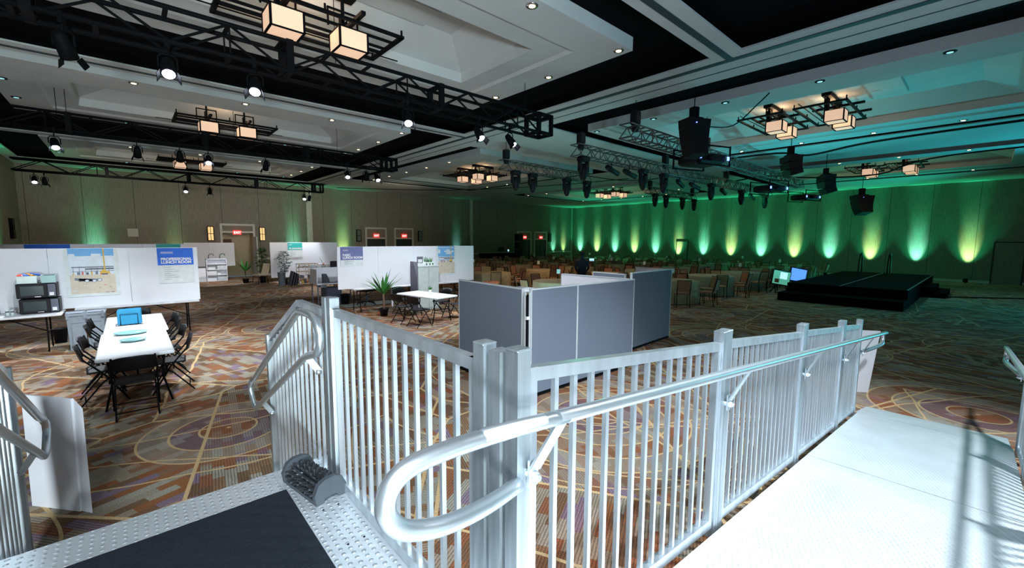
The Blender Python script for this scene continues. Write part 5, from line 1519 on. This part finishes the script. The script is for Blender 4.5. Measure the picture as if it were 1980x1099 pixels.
try:
    t, body = person()
    me_ok = True
    J = [((0, 0, .95), (.155, .12)), ((0, 0, 1.15), (.15, .11)), ((0, 0, 1.36), (.19, .12)), ((0, .0, 1.47), (.07, .07)), ((0, .01, 1.55), (.055, .06)), ((0, .02, 1.66), (.078, .095)), ((0, .01, 1.73), (.06, .075)),
         ((.19, 0, 1.40), .062), ((.25, -.03, 1.13), .048), ((.17, .14, .97), .036),
         ((-.19, 0, 1.40), .062), ((-.25, -.03, 1.13), .048), ((-.17, .14, .97), .036),
         ((.09, 0, .88), .10), ((.11, .01, .48), .062), ((.12, -.02, .09), .042), ((.13, .13, .04), .036),
         ((-.09, 0, .88), .10), ((-.11, .01, .48), .062), ((-.12, -.02, .09), .042), ((-.13, .13, .04), .036)]
    E_ = [(0, 1), (1, 2), (2, 3), (3, 4), (4, 5), (5, 6), (2, 7), (7, 8), (8, 9), (2, 10), (10, 11), (11, 12), (0, 13), (13, 14), (14, 15), (15, 16), (0, 17), (17, 18), (18, 19), (19, 20)]
    def mk(name, J, E_, m):
        me = bpy.data.meshes.new(name); me.from_pydata([j[0] for j in J], E_, []); me.materials.append(m)
        o = bpy.data.objects.new(name, me); COL.objects.link(o); o.parent = t
        sk = o.modifiers.new('skin', 'SKIN'); sk.use_smooth_shade = True
        sv = me.skin_vertices[0].data if len(me.skin_vertices) else None
        for i, j in enumerate(J): sv[i].radius = j[1] if isinstance(j[1], tuple) else (j[1], j[1])
        sv[0].use_root = True
        sb = o.modifiers.new('sub', 'SUBSURF'); sb.levels = 1; sb.render_levels = 1
        return o
    bo = mk('body', J, E_, NAVY)
    for s in (1, -1):
        hj = [((s * .17, .14, .97), .03), ((s * .16, .18, .93), (.034, .018))]
        he = [(0, 1)]
        for k in range(4):
            x = s * .16 + (k - 1.5) * .019
            b0 = len(hj); hj += [((x, .20, .915), .010), ((x, .235, .90 - .003 * k), .0085), ((x, .25, .875), .0075)]
            he += [(1, b0), (b0, b0 + 1), (b0 + 1, b0 + 2)]
        b0 = len(hj); hj += [((s * .16 - s * .04, .19, .93), .010), ((s * .16 - s * .05, .215, .93), .009)]; he += [(1, b0), (b0, b0 + 1)]
        mk('hand', hj, he, SKIN)
    # face with brow, nose, mouth and ears on the far side; short hair cap
    m = MB()
    m.lathe([(0, -.11), (.045, -.10), (.068, -.05), (.074, .0), (.070, .05), (.05, .09), (0, .105)], SKIN, 16, (0, .045, 1.655))
    m.tube([(0, .115, 1.67), (0, .135, 1.64), (0, .118, 1.63)], [.008, .013, .01], SKIN, 6)
    for s in (1, -1): m.lathe([(0, -.03), (.012, -.02), (.016, .01), (0, .03)], SKIN, 6, (s * .078, .03, 1.655)); m.lathe([(0, -.006), (.008, 0), (0, .006)], TXT, 6, (s * .028, .112, 1.675))
    m.box(-.02, .02, .108, .114, 1.600, 1.606, SNACKR); m.build('face', t)
    MB().lathe([(.088, -.06), (.096, .0), (.092, .05), (.07, .09), (0, .112)], BLKP, 16, (0, .0, 1.675)).build('hair', t)
except Exception as ex:
    print('person failed', ex)
t = thing('laptop', 'open laptop glowing pale blue on a far dining table, right of the standing person', 'laptop', (22.45, 17.15, .776), R(-53))
MB().bbox(-.17, .17, -.12, .12, 0, .018, BLKP, .004).build('base', t)
MB().box(-.17, .17, .12, .13, .01, .24, BLKP).build('lid', t); MB().box(-.15, .15, .115, .12, .04, .22, SCRW).build('display', t)

# ================================================================ STAGE
t = thing('stage', 'low black carpeted stage in the dark at right', 'stage', (18.9, 1.6, 0))
for k in range(4):
    MB().box(k * 2.44, k * 2.44 + 2.43, 0, 1.82, 0, .6, STAGE).box(k * 2.44, k * 2.44 + 2.43, 1.83, 3.45, 0, .6, STAGE).build('stage_deck', t)
b = MB(); b.box(0, 9.7, 1.79, 1.83, .6, .606, GMET).box(0, 9.7, 0, .04, .6, .606, GMET); b.build('edge_strip', t)
MB().box(-.9, -.02, .0, 3.5, 0, .3, STAGE).build('front_step', t)
b = MB(); 
for i, (y0, z) in enumerate(((-.35, .4), (-.7, .2))): b.box(4.5, 7.2, y0, y0 + .36, 0, z, STAGE)
b.build('side_steps', t)
for x, y in ((28.2, 4.3), (28.4, 3.2)):
    o = thing('stage_rail', 'thin dark handrail loop at the back of the stage, %s one' % ('left' if y > 4 else 'right'), 'handrail', (x, y, .6))
    MB().tube([(-.45, 0, 0), (-.42, 0, .6), (-.2, 0, .95), (.1, 0, 1.0), (.35, 0, .75), (.45, 0, .0)], .03, BLK, 8).build('rail_tube', o)
for x, y, m, lab in ((20.3, 5.75, SCRG, 'tilted display with a mixed green and blue picture left of the stage'), (22.6, 5.72, SCRN, 'tilted display glowing solid blue left of the stage')):
    o = thing('floor_monitor', lab, 'monitor', (x, y, .0), R(155)); o.rotation_euler = (0, R(-9), R(155))
    MB().box(-.5, .5, .0, .04, .35, .98, BLKP).build('casing', o)
    q = MB().box(-.46, .46, .04, .045, .39, .94, m).build('display', o)
    if m is SCRG: MB().box(-.3, .1, .046, .05, .62, .9, SCRW).box(.12, .36, .046, .05, .44, .6, ORANGE).build('picture', o)
    MB().tube([(-.3, 0, .4), (-.35, .2, 0)], .02, BLK, 6).tube([(.3, 0, .4), (.35, .2, 0)], .02, BLK, 6).tube([(0, 0, .5), (0, -.4, 0)], .02, BLK, 6).build('easel_legs', o)
cable([(24.0, .9, .02), (25, -.3, .02), (26, -1.6, .02), (27, -3.5, .02)], .03, 'dark cable trailing over the carpet from the stage to the right edge', 'floor_cable')
# dark bar against the taupe wall
t = thing('service_bar', 'long black draped bar against the taupe wall by the narrow pilaster', 'bar', (21.3, 27.0, 0))
MB().box(0, 3.7, 0, .7, 0, 1.05, STAGE).build('draped_front', t); MB().box(-.03, 3.73, -.03, .73, 1.05, 1.08, BLKP).build('counter', t)
t = thing('desktop_monitor', 'small dark monitor on the black bar', 'monitor', (23.3, 27.2, 1.08))
MB().box(-.3, .3, 0, .04, .12, .5, BLKP).build('casing', t); MB().box(-.1, .1, -.05, .1, 0, .02, BLKP).box(-.02, .02, .0, .03, .02, .12, BLKP).build('stand', t)
t = thing('bar_lamp', 'tiny pale lamp glowing on the black bar', 'lamp', (24.0, 27.1, 1.08))
MB().lathe([(.06, 0), (.06, .02), (.01, .03), (.01, .15)], CHR, 8).build('base', t); MB().lathe([(.07, .15), (.05, .28)], SCRW, 10).build('shade', t)
t = thing('speaker_tower', 'tall dark speaker stack left of the far corner doors', 'loudspeaker', (25.4, 27.3, 0))
for k in range(4): MB().bbox(-.3, .3, -.25, .25, k * .68 + .02, k * .68 + .66, BLKP, .03).build('cabinet', t)
